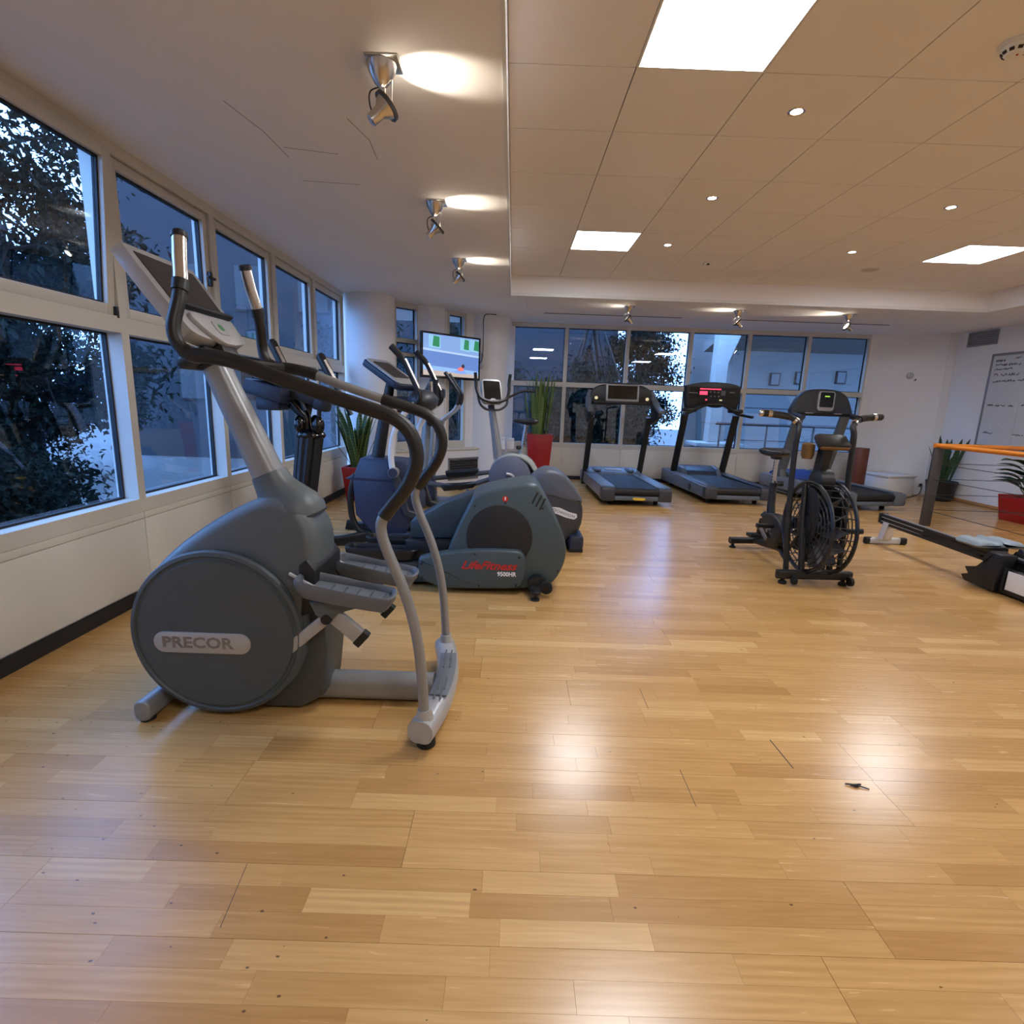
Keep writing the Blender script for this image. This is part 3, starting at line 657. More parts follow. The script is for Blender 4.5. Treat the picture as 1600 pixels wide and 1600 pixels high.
part('base_beam_dark', MB().box(-.72,-.20,LY-.10,LY+.19,.18,.31), blackpl, t, .006)
for x in (-1.4,): part('front_foot', MB().cyl((x,LY-.3,.035),(x,LY+.3,.035),.034), blackpl, t)
part('rear_roller', MB().cyl((.20,3.40,.085),(.20,4.0,.085),.06), blackpl, t)
part('transport_wheel', MB().cyl((.262,3.372,.075),(.262,3.415,.075),.042), rubber, t); part('hub', MB().cyl((.262,3.366,.075),(.262,3.374,.075),.018), blackgl, t)
part('leveling_knob', MB().lathe([(.03,0),(.03,.012),(.014,.018),(.014,.035),(.034,.045),(.036,.062),(.02,.072)], (.19,3.345,0), n=18), blackpl, t)
part('leveler_bracket', MB().box(.16,.22,3.34,3.44,.055,.085), blackpl, t, .006)
for y, x0 in ((3.58,-1.12),(3.86,-1.05)):
    pd = part('pedal', pedal_tray((x0+.245,y,.25), .50, .15, .0, h=.06), blackpl, t, 0, 50)
    part('pedal_arm', MB().box(x0+.15,-.45,y-.02,y+.02,.13,.17), teal_d, t, .005)
# ribbed column
for k, (dx, dy) in enumerate(((-.055,-.03),(-.018,-.055),(.022,-.055),(.06,-.03),(.055,.035),(-.05,.035),(0,.05))):
    part('column_rib', MB().tube([(-1.505+dx*.75,LY+dy,.06),(-1.46+dx*.85,LY+dy,.52),(-1.395+dx,LY+dy,1.0)], .030, 8), blackpl, t)
part('boot_collar', MB().ell((-1.385,LY,1.015), (.10,.09,.045), 20, 10), blackgl, t)
for x, y, z in ((-1.445,LY-.03,1.085),(-1.315,LY-.05,1.085),(-1.37,LY+.06,1.09)): part('pivot_boot', MB().ell((x,y,z), (.042,.042,.062), 16, 10), blackgl, t)
part('neck', MB().tube([(-1.40,LY,1.02),(-1.42,LY,1.14),(-1.50,LY,1.23)], [.035,.04,.045], 12), blackgl, t)
part('neck_post', MB().tube([(-1.31,LY-.05,1.12),(-1.305,LY-.05,1.20)], .015, 8).tube([(-1.43,LY+.02,1.1),(-1.40,LY+.05,1.27)], .03, 8), blackpl, t)
part('console', MB().obox((-1.625,LY,1.30),(.26,.36,.10),(0,.25,0)).obox((-1.62,LY,1.225),(.16,.26,.10)), navy_d, t, .02)
part('console_face', MB().obox((-1.60,LY,1.365),(.20,.30,.02),(0,.25,0)), blackgl, t, .004)
part('crossbar', MB().obox((-1.42,LY,1.275),(.24,.12,.08),(0,.35,0)).obox((-1.29,LY-.02,1.235),(.10,.10,.11),(0,.2,0)), blackpl, t, .015)
for base, tip, y in (((-1.40,1.18),(-1.612,1.628),LY-.04),((-1.10,1.16),(-1.303,1.552),LY-.02)):
    b, e = V((base[0],y,base[1])), V((tip[0],y,tip[1])); d = (e-b)
    h = part('moving_handle', MB().tube([b, b+d*.55], .018, 10), blackpl, t)
    part('grip', MB().tube([b+d*.52, b+d*.96, e], [.030,.032,.022], 12), foam, h)
    part('pulse_sensor', MB().tube([b+d*.58+V((.02,-.016,0)), b+d*.9+V((.02,-.016,0))], .013, 8), chrome, h)

# ================================================================== NAVY CROSS TRAINER
TY = 4.82
t = thing('elliptical_trainer', 'navy fronted cross trainer with white handle arms and charcoal rear drum', 'elliptical', (-.4, TY, 0))
part('front_housing', MB().pillow([(-1.18,.06),(-1.36,.26),(-1.385,.58),(-1.31,.765),(-.905,.745),(-.875,.60),(-.80,.42),(-.80,.30),(-.93,.09)], TY-.02, .20, .03, .018, 3), navy, t, .008, 40)
part('housing_seam', MB().pillow(cr2([(-1.385,.575),(-1.38,.592),(-.885,.575),(-.885,.558)],2), TY-.02, .2005, .02, .02, 3), navy_d, t)
part('bumper_tube', MB().tube(cr([(-1.36,TY-.19,.62),(-1.405,TY-.19,.45),(-1.40,TY-.19,.25),(-1.34,TY-.19,.12),(-1.25,TY-.19,.09)]), .028, 10), blackpl, t)
part('front_foot', MB().sweep(cr([(-1.66,TY-.30,.05),(-1.50,TY-.29,.035),(-1.3,TY-.2,.06),(-1.1,TY-.1,.07)]), rrect(.10,.06,.025)), blackpl, t, 0, 50)
part('front_foot', MB().sweep(cr([(-1.60,TY+.30,.05),(-1.50,TY+.29,.035),(-1.3,TY+.2,.06),(-1.1,TY+.1,.07)]), rrect(.10,.06,.025)), blackpl, t, 0, 50)
part('floor_pod', MB().obox((-.98,TY-.21,.06),(.32,.20,.10),(0,0,.05)), navy, t, .03)
part('base_rail', MB().box(-1.1,.55,TY-.08,TY+.08,.05,.11), blackpl, t, .01)
part('column', MB().tube([(-1.21,TY,.74),(-1.135,TY,1.15),(-1.085,TY,1.42)], [.06,.05,.04], 12), blackpl, t)
u = V((-.375,0,.215)).normalized(); nn = V((u.z,0,-u.x))
MC = Matrix.Translation((-1.075,TY,1.485)) @ Matrix.Rotation(-.45,4,'Z') @ Matrix(((u.x,0,nn.x,0),(0,1,0,0),(u.z,0,nn.z,0),(0,0,0,1)))
cons = part('console', MB().prism([a for a in rrect(.44,.34,.05)], -.035, .02, 'Z').xf(MC), navy_d, t, .012)
part('bezel', MB().prism(rrect(.42,.31,.05), .0205, .032, 'Z').xf(MC), silver_l, cons, .004); part('display', MB().prism([(x+.02,y) for x, y in rrect(.27,.22,.02)], .0325, .034, 'Z').xf(MC), screen_dk, cons)
part('neck_bracket', MB().box(-1.13,-.82,TY-.10,TY+.10,1.19,1.30), navy_d, t, .03)
part('pulse_hub', MB().ell((-.80,TY+.02,1.27),(.13,.26,.10),18,10), charcoal, t)
part('pulse_post', MB().tube([(-.74,TY+.10,1.30),(-.745,TY+.10,1.44)], .02, 10), chrome, t); part('grip', MB().tube([(-.70,TY+.12,1.28),(-.705,TY+.12,1.46)], .022, 10), foam, t)
for y, dx in ((TY-.24, 0), (TY+.24, .12)):
    k = 1+(y-TY)*0
    P = [(-1.025+dx,y,1.705),(-.985+dx,y,1.665),(-.925+dx,y,1.60),(-.86+dx,y,1.47),(-.79+dx,y,1.32),(-.81+dx,y,1.255),(-.88+dx,y,1.20),(-.965+dx,y,1.09),(-1.02+dx,y,.94),(-1.035+dx,y,.78),(-1.02+dx,y,.66)]
    Q = cr(P, 3); arm = part('handle_arm', MB().tube(Q[16:], .026, 10), white_pl, t, label='white handle arm')
    part('grip', MB().tube(Q[:18], [.028]*6+[.022]*12, 10), foam, arm); part('pulse_sensor', MB().tube([q+V((.016,-.008,.005)) for q in Q[6:12]], .012, 8), chrome, arm)
    part('joint', MB().cyl((-1.01+dx,y-.05,.655),(-1.01+dx,y+.03,.655),.045), silver_l, arm); part('joint_cap', MB().cyl((-1.01+dx,y-.062,.655),(-1.01+dx,y-.048,.655),.04), navy, arm)
    part('foot_beam', MB().sweep([(-1.0+dx,y,.62),(-.9+dx,y,.30),(-.55+dx,y,.20),(.25,y,.30)], rrect(.07,.05,.015)), charcoal, t, 0, 40)
    pd = part('pedal', pedal_tray((-.38+dx,y,.36), .40, .16, .10, h=.06), blackpl, t, 0, 50)
    part('pedal_guard', MB().obox((-.50+dx,y-.06,.40),(.03,.02,.14),(0,-.5,0)), char_l, pd, .006)
part('rear_drum', MB().pillow(cr2([(.12,.10),(.06,.30),(.12,.50),(.20,.62),(.31,.695),(.44,.665),(.56,.56),(.635,.43),(.655,.33),(.635,.20),(.55,.10),(.35,.05)],3), TY, .21, .06, .04, 4), charcoal, t, 0, 50)
part('drum_cap', MB().pillow(cr2([(.135,.54),(.20,.635),(.31,.712),(.45,.683),(.57,.575),(.640,.455),(.615,.425),(.52,.44),(.38,.475),(.24,.49)],3), TY, .222, .05, .03, 4), char_l, t, 0, 50)
bd = part('name_plate', MB().prism([(.36,.375),(.38,.392),(.44,.388),(.53,.350),(.595,.335),(.60,.305),(.575,.285),(.50,.30),(.42,.33),(.365,.34)], TY-.2125, TY-.205), white_pl, t, label='cream name plate')
text_part('lettering', 'TECHNOGYM', .034, blackpl, t, at_front(.478, TY-.2132, .338) @ Matrix.Rotation(-.32, 4, 'Z'), .0005, 0, 1)
part('rear_foot', MB().obox((.60,TY,.085),(.13,.56,.13)), navy_d, t, .03)
part('rear_foot_pad', MB().box(.54,.66,TY-.27,TY+.27,0,.03), rubber, t)

# ================================================================== SILVER COLUMN CROSS TRAINER
SY = 6.55
t = thing('elliptical_trainer', 'silver column cross trainer standing behind the navy one', 'elliptical', (-.7, SY, 0))
part('column', MB().tube([(-1.07,SY,.06),(-1.06,SY,.6),(-1.03,SY,1.30)], [.07,.06,.045], 14), silver, t)
for y in (SY-.2, SY+.2):
    P = [(-.80,y,1.60),(-.75,y,1.53),(-.66,y,1.40),(-.635,y,1.32),(-.68,y,1.19),(-.78,y,1.10),(-.89,y,1.01)]
    Q = cr(P, 3); arm = part('handle_arm', MB().tube(Q[11:], .018, 10), silver_l, t); part('grip', MB().tube(Q[:12], .022, 10), foam, arm); part('joint', MB().cyl((-.89,y-.04,1.01),(-.89,y+.04,1.01),.04), silver_l, arm)
    part('drop_link', MB().tube([(-.93,y,1.0),(-.96,y,.60),(-.98,y,.34)], .024, 10), silver, t)
    part('foot_beam', MB().tube([(-1.0,y,.30),(-.6,y,.25 if y < SY else .35),(-.05,y,.44)], .03, 10), char_l, t)
    pd = part('pedal', pedal_tray((-.62,y,.29 if y < SY else .40), .42, .16, .05, h=.05), blackpl, t, 0, 50)
part('hub', MB().ell((-.95,SY,1.02),(.10,.2,.06),16,10), blackpl, t)
cons = part('console', MB().obox((-1.0,SY,1.42),(.06,.32,.26),(0,.5,0)), charcoal, t, .02); part('console_back', MB().obox((-.93,SY,1.36),(.20,.30,.12)), blackpl, cons, .03)
part('front_foot', MB().obox((-1.07,SY,.035),(.10,.6,.06)), navy, t, .015); part('base_rail', MB().box(-1.05,.2,SY-.06,SY+.06,.03,.10), silver, t, .01)
part('front_cover', MB().pillow(cr2([(-1.2,.05),(-1.2,.3),(-1.1,.42),(-.98,.40),(-.93,.2),(-.95,.05)],3), SY, .14, .04), navy, t, 0, 50)
part('rear_drum', MB().lathe([(.22,-.1),(.24,-.08),(.24,.08),(.22,.1)], (.12,SY,.36), 'Y', 32), charcoal, t)
part('rear_foot', MB().obox((.15,SY,.05),(.12,.5,.09)), charcoal, t, .02)

# ================================================================== EXERCISE BIKE
BY = 5.90
kx = BY/6.8
def bz(z): return 1.277+(z-1.277)*kx
t = thing('exercise_bike', 'grey exercise bike with blue grey side disc and black saddle', 'exercise bike', (.0, BY+.1, 0))
c = (-.01, BY+.10, .465)
part('drum', MB().lathe([(.245,-.16),(.262,-.14),(.265,.10),(.25,.16)], (c[0]+.03,c[1]+.06,c[2]), 'Y', 40), greygreen, t, 0, 40)
part('drum_tail', MB().pillow(cr2([(.05,.70),(.20,.68),(.30,.56),(.33,.42),(.28,.28),(.1,.22),(-.05,.25)],3), BY+.13, .13, .05), greygreen, t, 0, 50)
dk = part('side_disc', MB().lathe([(.236,0),(.236,.012),(.225,.018),(.02,.02)], (c[0],c[1]-.09,c[2]), 'Y', 40, M=Matrix(((1,0,0),(0,0,-1),(0,1,0))).to_3x3()), greyblue, t, label='blue grey disc')
part('crank_arm', MB().sweep(cr([(c[0]-.04,c[1]-.125,c[2]+.04),(c[0]+.03,c[1]-.125,c[2]+.02),(c[0]+.055,c[1]-.13,c[2]-.05),(c[0]+.07,c[1]-.13,c[2]-.15)]), rrect(.03,.045,.012)), silver_l, t, 0, 50)
part('crank_pedal', MB().obox((c[0]+.07,c[1]-.18,c[2]-.16),(.10,.09,.025)), blackpl, t, .006)
part('lower_frame', MB().tube([(-.22,BY+.1,.10),(0,BY+.1,.20),(.42,BY+.1,.10)], .05, 10), char_l, t)
for x in (-.3, .5): part('floor_bar', MB().cyl((x,BY-.18,.045),(x,BY+.38,.045),.042), charcoal, t)
part('lower_cover', MB().box(-.32,.5,BY+.05,BY+.15,.05,.16), charcoal, t, .02)
part('handle_post', MB().tube([(-.145,BY+.1,.66),(-.19,BY+.1,.95),(-.235,BY+.1,1.20)], [.055,.045,.038], 14), silver, t)
part('post_cap', MB().tube([(-.235,BY+.1,1.19),(-.245,BY+.1,1.25)], .036, 12), blackpl, t)
u = V((-.10,0,.27)).normalized(); nn = V((u.z,0,-u.x)); RZ = Matrix.Rotation(-1.2, 4, 'Z')
MC = Matrix.Translation((-.24,BY+.06,1.39)) @ RZ @ Matrix(((u.x,0,nn.x,0),(0,1,0,0),(u.z,0,nn.z,0),(0,0,0,1)))
cons = part('console', MB().prism([(x, y*(1-.35*(x+.15))) for x, y in rrect(.28,.25,.05)], -.03, .02, 'Z').xf(MC), silver_l, t, .01)
part('display', MB().prism([(x+.01,y) for x, y in rrect(.21,.19,.015)], .0205, .023, 'Z').xf(MC), blackgl, cons); part('display_tab', MB().prism([(x-.11,y) for x, y in rrect(.05,.06,.015)], .0205, .027, 'Z').xf(MC), silver_l, cons)
for sg in (-1, 1):
    pts = [MC @ V(p) for p in ((.17,sg*.20,.10),(.08,sg*.19,.06),(0,sg*.185,.05),(-.09,sg*.15,.05),(-.13,sg*.06,.05),(-.135,0,.05))]
    part('handlebar', MB().tube(cr(pts), .018, 10), foam, t)
    pts = [MC @ V(p) for p in ((-.06,sg*.17,.03),(-.15,sg*.15,.02),(-.20,sg*.08,0),(-.205,0,-.01))]
    part('lower_bar', MB().tube(cr(pts), .013, 8), charcoal, t)
pts = [MC @ V(p) for p in ((-.08,.17,.05),(-.02,.32,.10),(-.04,.45,.16))]; part('side_grip', MB().tube(cr(pts), .012, 8), foam, t)
part('seat_tube', MB().tube([(.10,BY+.12,.62),(.125,BY+.12,.80)], .045, 12), greygreen, t); part('seat_post', MB().tube([(.12,BY+.12,.76),(.155,BY+.12,1.06)], .024, 10), alu, t)
for k in range(7): part('post_hole', MB().cyl((.135+k*.0045,BY+.094,.83+k*.03),(.135+k*.0045,BY+.099,.83+k*.03),.007,8), blackpl, t)
part('clamp_knob', MB().cyl((.06,BY+.08,.79),(.10,BY+.10,.79),.022), blackpl, t)
part('saddle', MB().pillow(cr2([(.02,1.07),(.06,1.065),(.16,1.045),(.27,1.06),(.29,1.09),(.24,1.115),(.14,1.10),(.05,1.105),(.01,1.09)],3), BY+.12, .11, .04, .02, 4, lambda x, z: .35+.65*max(0,min(1,(x-.02)/.22))), blackpl, t, 0, 60)

# ================================================================== TREADMILLS (local frame: y forward from the rear edge)
def treadmill(loc, rz, wd, ln, style, label):
    t = thing('treadmill', label, 'treadmill', (*loc, 0), rz); h = wd/2
    P = lambda n, mb, m, par=None, bv=0, sm=40, label=None: part(n, mb, m, par or t, bv, sm, label, local=True)
    zt = .245
    for sg in (-1, 1):
        if style == 0:
            P('side_rail', MB().obox((sg*(h-.06), ln*.55, .155), (.10, ln*.88, .15)), tm_silver, bv=.015)
            P('foot_rail', MB().obox((sg*(h-.095), ln*.5, zt-.004), (.19, ln*.90, .022)), tm_grey, bv=.008)
            P('end_cap', MB().prism([(0, .065), (.0, zt-.02), (.03, zt+.004), (.2, zt+.004), (.2, .065)], sg*(h-.18) if sg > 0 else -h, h if sg > 0 else -(h-.18), 'X'), charcoal, bv=.02)
        else:
            P('side_rail', MB().prism([(.05, .09), (.05, zt), (ln, zt+.03), (ln, .07)], sg*(h-.12), sg*h, 'X'), tm_grey if style == 1 else tm_silver, bv=.015)
            P('foot_rail', MB().obox((sg*(h-.10), ln*.42, zt+.008), (.14, ln*.80, .014)), charcoal if style == 1 else tm_grey, bv=.005)
            P('end_cap', MB().obox((sg*(h-.09), .055, .165), (.185, .13, .175)), charcoal if style == 1 else tm_grey, bv=.03)
        P('foot', MB().cyl((sg*(h-.15), .22, 0), (sg*(h-.15), .22, .08), .03), rubber)
        P('foot', MB().cyl((sg*(h-.12), ln-.25, 0), (sg*(h-.12), ln-.25, .08), .035), rubber)
    P('belt', MB().box(-h+.17, h-.17, .04, ln*.72, .20, .236).cyl((-h+.17, .045, .188), (h-.17, .045, .188), .048), belt, sm=50)
    P('rear_crossmember', MB().box(-h+.17, h-.17, .015, .09, .075, .135), tm_grey, bv=.01)
    P('underframe', MB().box(-h+.1, h-.1, .25, ln-.1, .07, .17), blackpl)
    # motor cover
    y0 = ln*.70
    mc = MB().prism([(y0, .22), (y0+.06, .30), (y0+.22, .345), (ln-.12, .35), (ln, .29), (ln, .16), (y0, .16)] if style else [(y0, .235), (y0+.08, .285), (y0+.3, .315), (ln-.05, .30), (ln, .24), (ln, .16), (y0, .16)], -h+.16 if style else -h+.04, h-.16 if style else h-.04, 'X')
    mcp = P('motor_cover', mc, navy_d if style == 1 else (bluec if style == 2 else tm_grey), bv=.03)
    if style == 0:
        P('cover_plate', MB().obox((0, y0+.16, .303), (.26, .07, .012), (.1, 0, 0)), silver_l, mcp, .004)
        for sg in (-1, 1): P('cover_ridge', MB().ell((sg*.26, y0+.2, .285), (.08, .18, .045), 14, 8), char_l, mcp)
        P('name_plate', MB().prism([(-.05+.0, .110), (-.03, .118), (.08, .116), (.115, .108), (.12, .095), (.09, .082), (-.02, .083), (-.05, .095)], .010, .0155), yellow, label='cream name plate')
    else:
        for sg in (-1, 1): P('cover_wing', MB().prism([(y0-.05, .22), (y0+.08, .34), (y0+.30, .37), (ln-.15, .33), (ln-.02, .24)], sg*(h-.24), sg*(h-.155), 'X'), char_l if style == 1 else tm_grey, bv=.02)
    if style == 1: P('side_badge', MB().cyl((-h-.006, ln*.30, .16), (-h+.01, ln*.30, .16), .05, 24), blackpl)
    # uprights
    yb, yt = (1.62, 1.30) if style != 2 else (1.58, 1.28)
    um = blackpl if style < 2 else mat('upright_grey', rgb(104, 106, 106), .45, metal=.2)
    wq = {0: (.05, .085), 1: (.055, .10), 2: (.075, .14)}[style]
    ux = h-.03 if style == 0 else h-.075
    zt2 = {0: 1.13, 1: 1.20, 2: 1.25}[style]
    for sg in (-1, 1):
        P('upright', MB().sweep([(sg*ux, yb+.06, .05 if style == 0 else .2), (sg*ux, yb, .22), (sg*ux, yt, zt2)], rrect(wq[1], wq[0], .015)), um)
        if style == 2:
            P('upright_foot', MB().sweep([(sg*ux, yb-.03, .45), (sg*ux, yb-.12, .15), (sg*ux, yb-.2, .05)], rrect(.10, .07, .015)).box(sg*ux-.04, sg*ux+.04, yb-.3, yb+.25, .02, .06), um, bv=.004)
    if style == 0:
        yc = 1.37
        arch = cr2([(-.46, 1.33), (-.475, 1.42), (-.44, 1.52), (-.34, 1.585), (-.2, 1.605), (.2, 1.605), (.34, 1.585), (.44, 1.52), (.475, 1.42), (.46, 1.33), (.2, 1.315), (-.2, 1.315)], 3)
        c = P('console', MB().pillow(arch, yc, .05, .03, .02, 3), blackpl, sm=50)
        P('screen_frame', MB().obox((0, yc-.075, 1.475), (.50, .03, .265), (-.12, 0, 0)), tm_silver, c, .008)
        P('screen', MB().obox((0, yc-.0925, 1.488), (.44, .006, .195), (-.12, 0, 0)), blackgl, c)
        P('webcam_bar', MB().obox((0, yc-.06, 1.617), (.48, .03, .016)), blackpl, c, .005)
        for sg in (-1, 1):
            P('button', MB().cyl((sg*.385, yc-.07, 1.40), (sg*.385, yc-.045, 1.40), .024), knobcream, c)
            P('key_strip', MB().obox((sg*.185, yc-.10, 1.337), (.09, .02, .012)), silver_l, c)
            P('arm_rest', MB().sweep(cr([(sg*.455, yc+.02, 1.50), (sg*.50, yc-.06, 1.38), (sg*.515, yc-.22, 1.27), (sg*.515, yc-.42, 1.215)]), [rrect(.09, .05, .02)]*16), tm_grey, sm=50)
            P('arm_support', MB().prism([(yt-.08, zt2-.08), (yt+.06, zt2-.1), (yt+.05, 1.36), (yt-.2, 1.24), (yt-.36, 1.20), (yt-.36, 1.14)], sg*.49-.03, sg*.49+.03, 'X'), blackpl, bv=.012)
        P('front_bar', MB().tube([(-.42, yc-.09, 1.335), (.42, yc-.09, 1.335)], .026, 10), foam)
    elif style == 1:
        yc = 1.30
        c = P('console', MB().prism(cr2([(-.40, 1.26), (-.44, 1.60), (-.425, 1.645), (-.2, 1.695), (.2, 1.695), (.40, 1.645), (.415, 1.60), (.38, 1.26), (.2, 1.34), (-.2, 1.34)], 2), yc-.05, yc+.08), blackpl, bv=.015)
        P('control_panel', MB().box(-.38, .38, yc-.056, yc-.049, 1.45, 1.62), blackgl, c)
        P('message_strip', MB().box(-.23, .10, yc-.060, yc-.055, 1.585, 1.602), led_red, c); P('led_window', MB().box(-.23, -.11, yc-.060, yc-.055, 1.505, 1.56), led_red, c)
        text_m = [( -.06, 1.55), (0, 1.55), (.06, 1.55), (-.05, 1.485), (.01, 1.485), (.07, 1.485)]
        for x, z in text_m: P('key', MB().box(x-.013, x+.013, yc-.059, yc-.055, z-.01, z+.01), char_l, c)
        for k in range(4): P('key_column', MB().box(.105+k*.018, .117+k*.018, yc-.059, yc-.055, 1.50, 1.575), tm_grey, c)
        P('brand_strip', MB().box(.235, .315, yc-.059, yc-.055, 1.545, 1.56), greytxt, c); P('brand_strip', MB().box(-.40, -.26, yc-.059, yc-.055, 1.525, 1.535), greytxt, c)
        P('start_key', MB().box(-.13, -.105, yc-.058, yc-.049, 1.42, 1.44), led_red, c); P('stop_key', MB().box(.09, .13, yc-.058, yc-.049, 1.42, 1.44), knobcream, c)
        P('handlebar', MB().tube(cr([(-.50, yc-.35, 1.19), (-.46, yc-.12, 1.21), (-.36, yc-.10, 1.235), (-.16, yc-.14, 1.345), (0, yc-.15, 1.36), (.16, yc-.14, 1.345), (.36, yc-.10, 1.235), (.46, yc-.12, 1.21), (.50, yc-.35, 1.19)]), .022, 10), foam)
        P('stop_pod', MB().ell((0, yc-.12, 1.355), (.14, .05, .045), 16, 10), blackpl)
        for sg in (-1, 1): P('bottle_holder', MB().box(sg*.36-.1, sg*.36+.1, yc-.12, yc+.02, 1.24, 1.30), blackpl, bv=.02)
    else:
        yc = 1.35
        c = P('console', MB().pillow(cr2([(-.50, 1.27), (-.47, 1.42), (-.38, 1.56), (-.22, 1.635), (0, 1.65), (.22, 1.635), (.38, 1.56), (.47, 1.42), (.52, 1.30), (.50, 1.25), (.2, 1.27), (-.2, 1.27)], 3), yc, .06, .03, .02, 3), charcoal, sm=50)
        P('screen_frame', MB().prism([(x+.02, z+1.47) for x, z in rrect(.28, .30, .05)], yc-.09, yc-.06), silver_l, c, .008)
        P('screen', MB().prism([(x+.02, z+1.49) for x, z in rrect(.225, .225, .02)], yc-.0945, yc-.0885), blackgl, c); P('readout', MB().box(-.02, .06, yc-.096, yc-.093, 1.535, 1.548), led_green, c)
        for sg in (-1, 1):
            P('key_strip', MB().obox((sg*.24, yc-.09, 1.285), (.13, .02, .012)), silver_l, c)
            P('arm_rest', MB().sweep([(sg*.47, yc+.02, 1.27), (sg*.49, yc-.30, 1.22)], rrect(.08, .07, .025)), charcoal, sm=50)
        P('front_bar', MB().tube([(-.44, yc-.08, 1.265), (.44, yc-.08, 1.265)], .022, 10), foam)
    return t
treadmill((1.66, 6.86), math.radians(1.5), .93, 2.0, 0, 'treadmill with wide blank screen in silver frame and silver side rails')
treadmill((3.14, 7.20), math.radians(1.5), .96, 2.0, 1, 'black treadmill with red digits lit on its console')
treadmill((4.95, 7.10), math.radians(7.5), .92, 2.0, 2, 'treadmill with tablet shaped console and grey uprights behind air bike')

# ================================================================== AIR BIKE
AX = 2.345
t = thing('air_bike', 'black air bike with caged fan wheel and chrome banded handles', 'exercise bike', (AX, 4.4, 0))
fb = part('front_foot_bar', MB().sweep([(2.045,3.875,.075),(2.62,3.885,.075)], rrect(.07,.05,.018)), blackpl, t, .006)
for x in (2.10, 2.56): part('foot', MB().lathe([(.03,0),(.03,.02),(.015,.03),(.015,.05)], (x,3.88,0)), rubber, fb)
for x in (2.16, 2.585): part('transport_wheel', MB().cyl((x-.012,3.83,.045),(x+.012,3.83,.045),.034), rubber, fb)
rb = part('rear_foot_bar', MB().cyl((2.10,4.90,.075),(2.61,4.94,.075),.032), blackpl, t)
for x in (2.14, 2.57): part('foot', MB().lathe([(.03,0),(.03,.012),(.014,.02),(.014,.05)], (x,4.92,0)), rubber, rb)
part('rear_tube', MB().tube(cr([(AX,4.92,.08),(AX,4.72,.10),(AX,4.45,.13),(AX,4.36,.10),(AX,4.30,.07)]), .032, 10), blackpl, t)
WC = V((AX, 3.95, .43)); WR = .345
fan = part('fan_hub', MB().cyl(WC+V((-.10,0,0)), WC+V((.10,0,0)), .085, 24), blackpl, t)
for sg in (-1, 1):
    x = AX+sg*.085
    for r, q in ((WR,.011),(WR*.94,.006),(WR*.82,.005),(WR*.70,.004),(WR*.58,.004),(WR*.46,.004),(WR*.34,.005)):
        part('cage_ring', MB().tube([(x, WC.y+r*math.cos(a*PI/18), WC.z+r*math.sin(a*PI/18)) for a in range(37)], q, 6, caps=False), blackpl, fan)
    for k in range(20):
        a = 2*PI*k/20; b = a+.25
        part('cage_wire', MB().tube([(x, WC.y+.08*math.cos(a), WC.z+.08*math.sin(a)), (x-sg*.002, WC.y+.2*math.cos(a+.05), WC.z+.2*math.sin(a+.05)), (x, WC.y+WR*math.cos(b), WC.z+WR*math.sin(b))], .003, 5), blackpl, fan)
    part('side_plate', MB().prism([(WC.y+a, WC.z+b) for a, b in cr2([(.02,-.12),(.11,-.05),(.12,.1),(.07,.27),(-.04,.30),(-.13,.2),(-.13,0),(-.08,-.1)],3)], x-sg*.004, x+sg*.006, 'X'), blackpl, fan, .003)
    part('strut', MB().tube([WC+V((sg*.095,0,0)), WC+V((sg*.10,-.06,-.34))], .016, 8).tube([WC+V((sg*.095,0,0)), WC+V((sg*.09,.22,-.26))], .014, 8), blackpl, fan)
for k in range(14):
    a = 2*PI*k/14; q = Matrix.Rotation(a, 4, 'X')
    part('fan_blade', MB().obox((0, .205, 0), (.12, .20, .004), (0, .5, 0)).xf(Matrix.Translation(WC) @ q), postgrey, fan)
for k in range(28):
    a = 2*PI*k/28; part('rim_bar', MB().tube([(AX-.085, WC.y+WR*math.cos(a), WC.z+WR*math.sin(a)), (AX+.085, WC.y+WR*math.cos(a+.06), WC.z+WR*math.sin(a+.06))], .004, 5), blackpl, fan)
part('axle_peg', MB().cyl(WC+V((.09,-.20,.02)), WC+V((.20,-.22,.03)), .02), blackpl, t)
part('fork', MB().tube([(AX-.10,4.02,.75),(AX-.115,3.95,.40),(AX-.11,3.89,.09)], .02, 8).tube([(AX+.10,4.02,.75),(AX+.115,3.95,.40),(AX+.11,3.89,.09)], .02, 8), blackpl, t)
part('wheel_guard', MB().lathe([(.055,-.07),(.09,-.05),(.09,.05),(.055,.07)], (AX,3.985,.785), 'X', 20), blackpl, t)
part('mast', MB().sweep([(AX,4.04,.76),(AX,3.99,1.03)], rrect(.075,.10,.02)), blackpl, t, 0, 50)
cn = part('console', MB().obox((AX+.02,3.96,1.075),(.22,.16,.05),(.5,0,-.2)), blackpl, t, .02); part('console_rim', MB().obox((AX+.02,3.945,1.06),(.20,.13,.03),(.5,0,-.2)), brass, cn, .01); part('console_screen', MB().obox((AX+.02,3.985,1.10),(.15,.10,.02),(.5,0,-.2)), screen_dk, cn, .003)
part('bottle_cage', MB().lathe([(.035,-.06),(.045,-.03),(.045,.05),(.03,.06)], (AX-.10,4.05,1.0), n=14), brass, t)
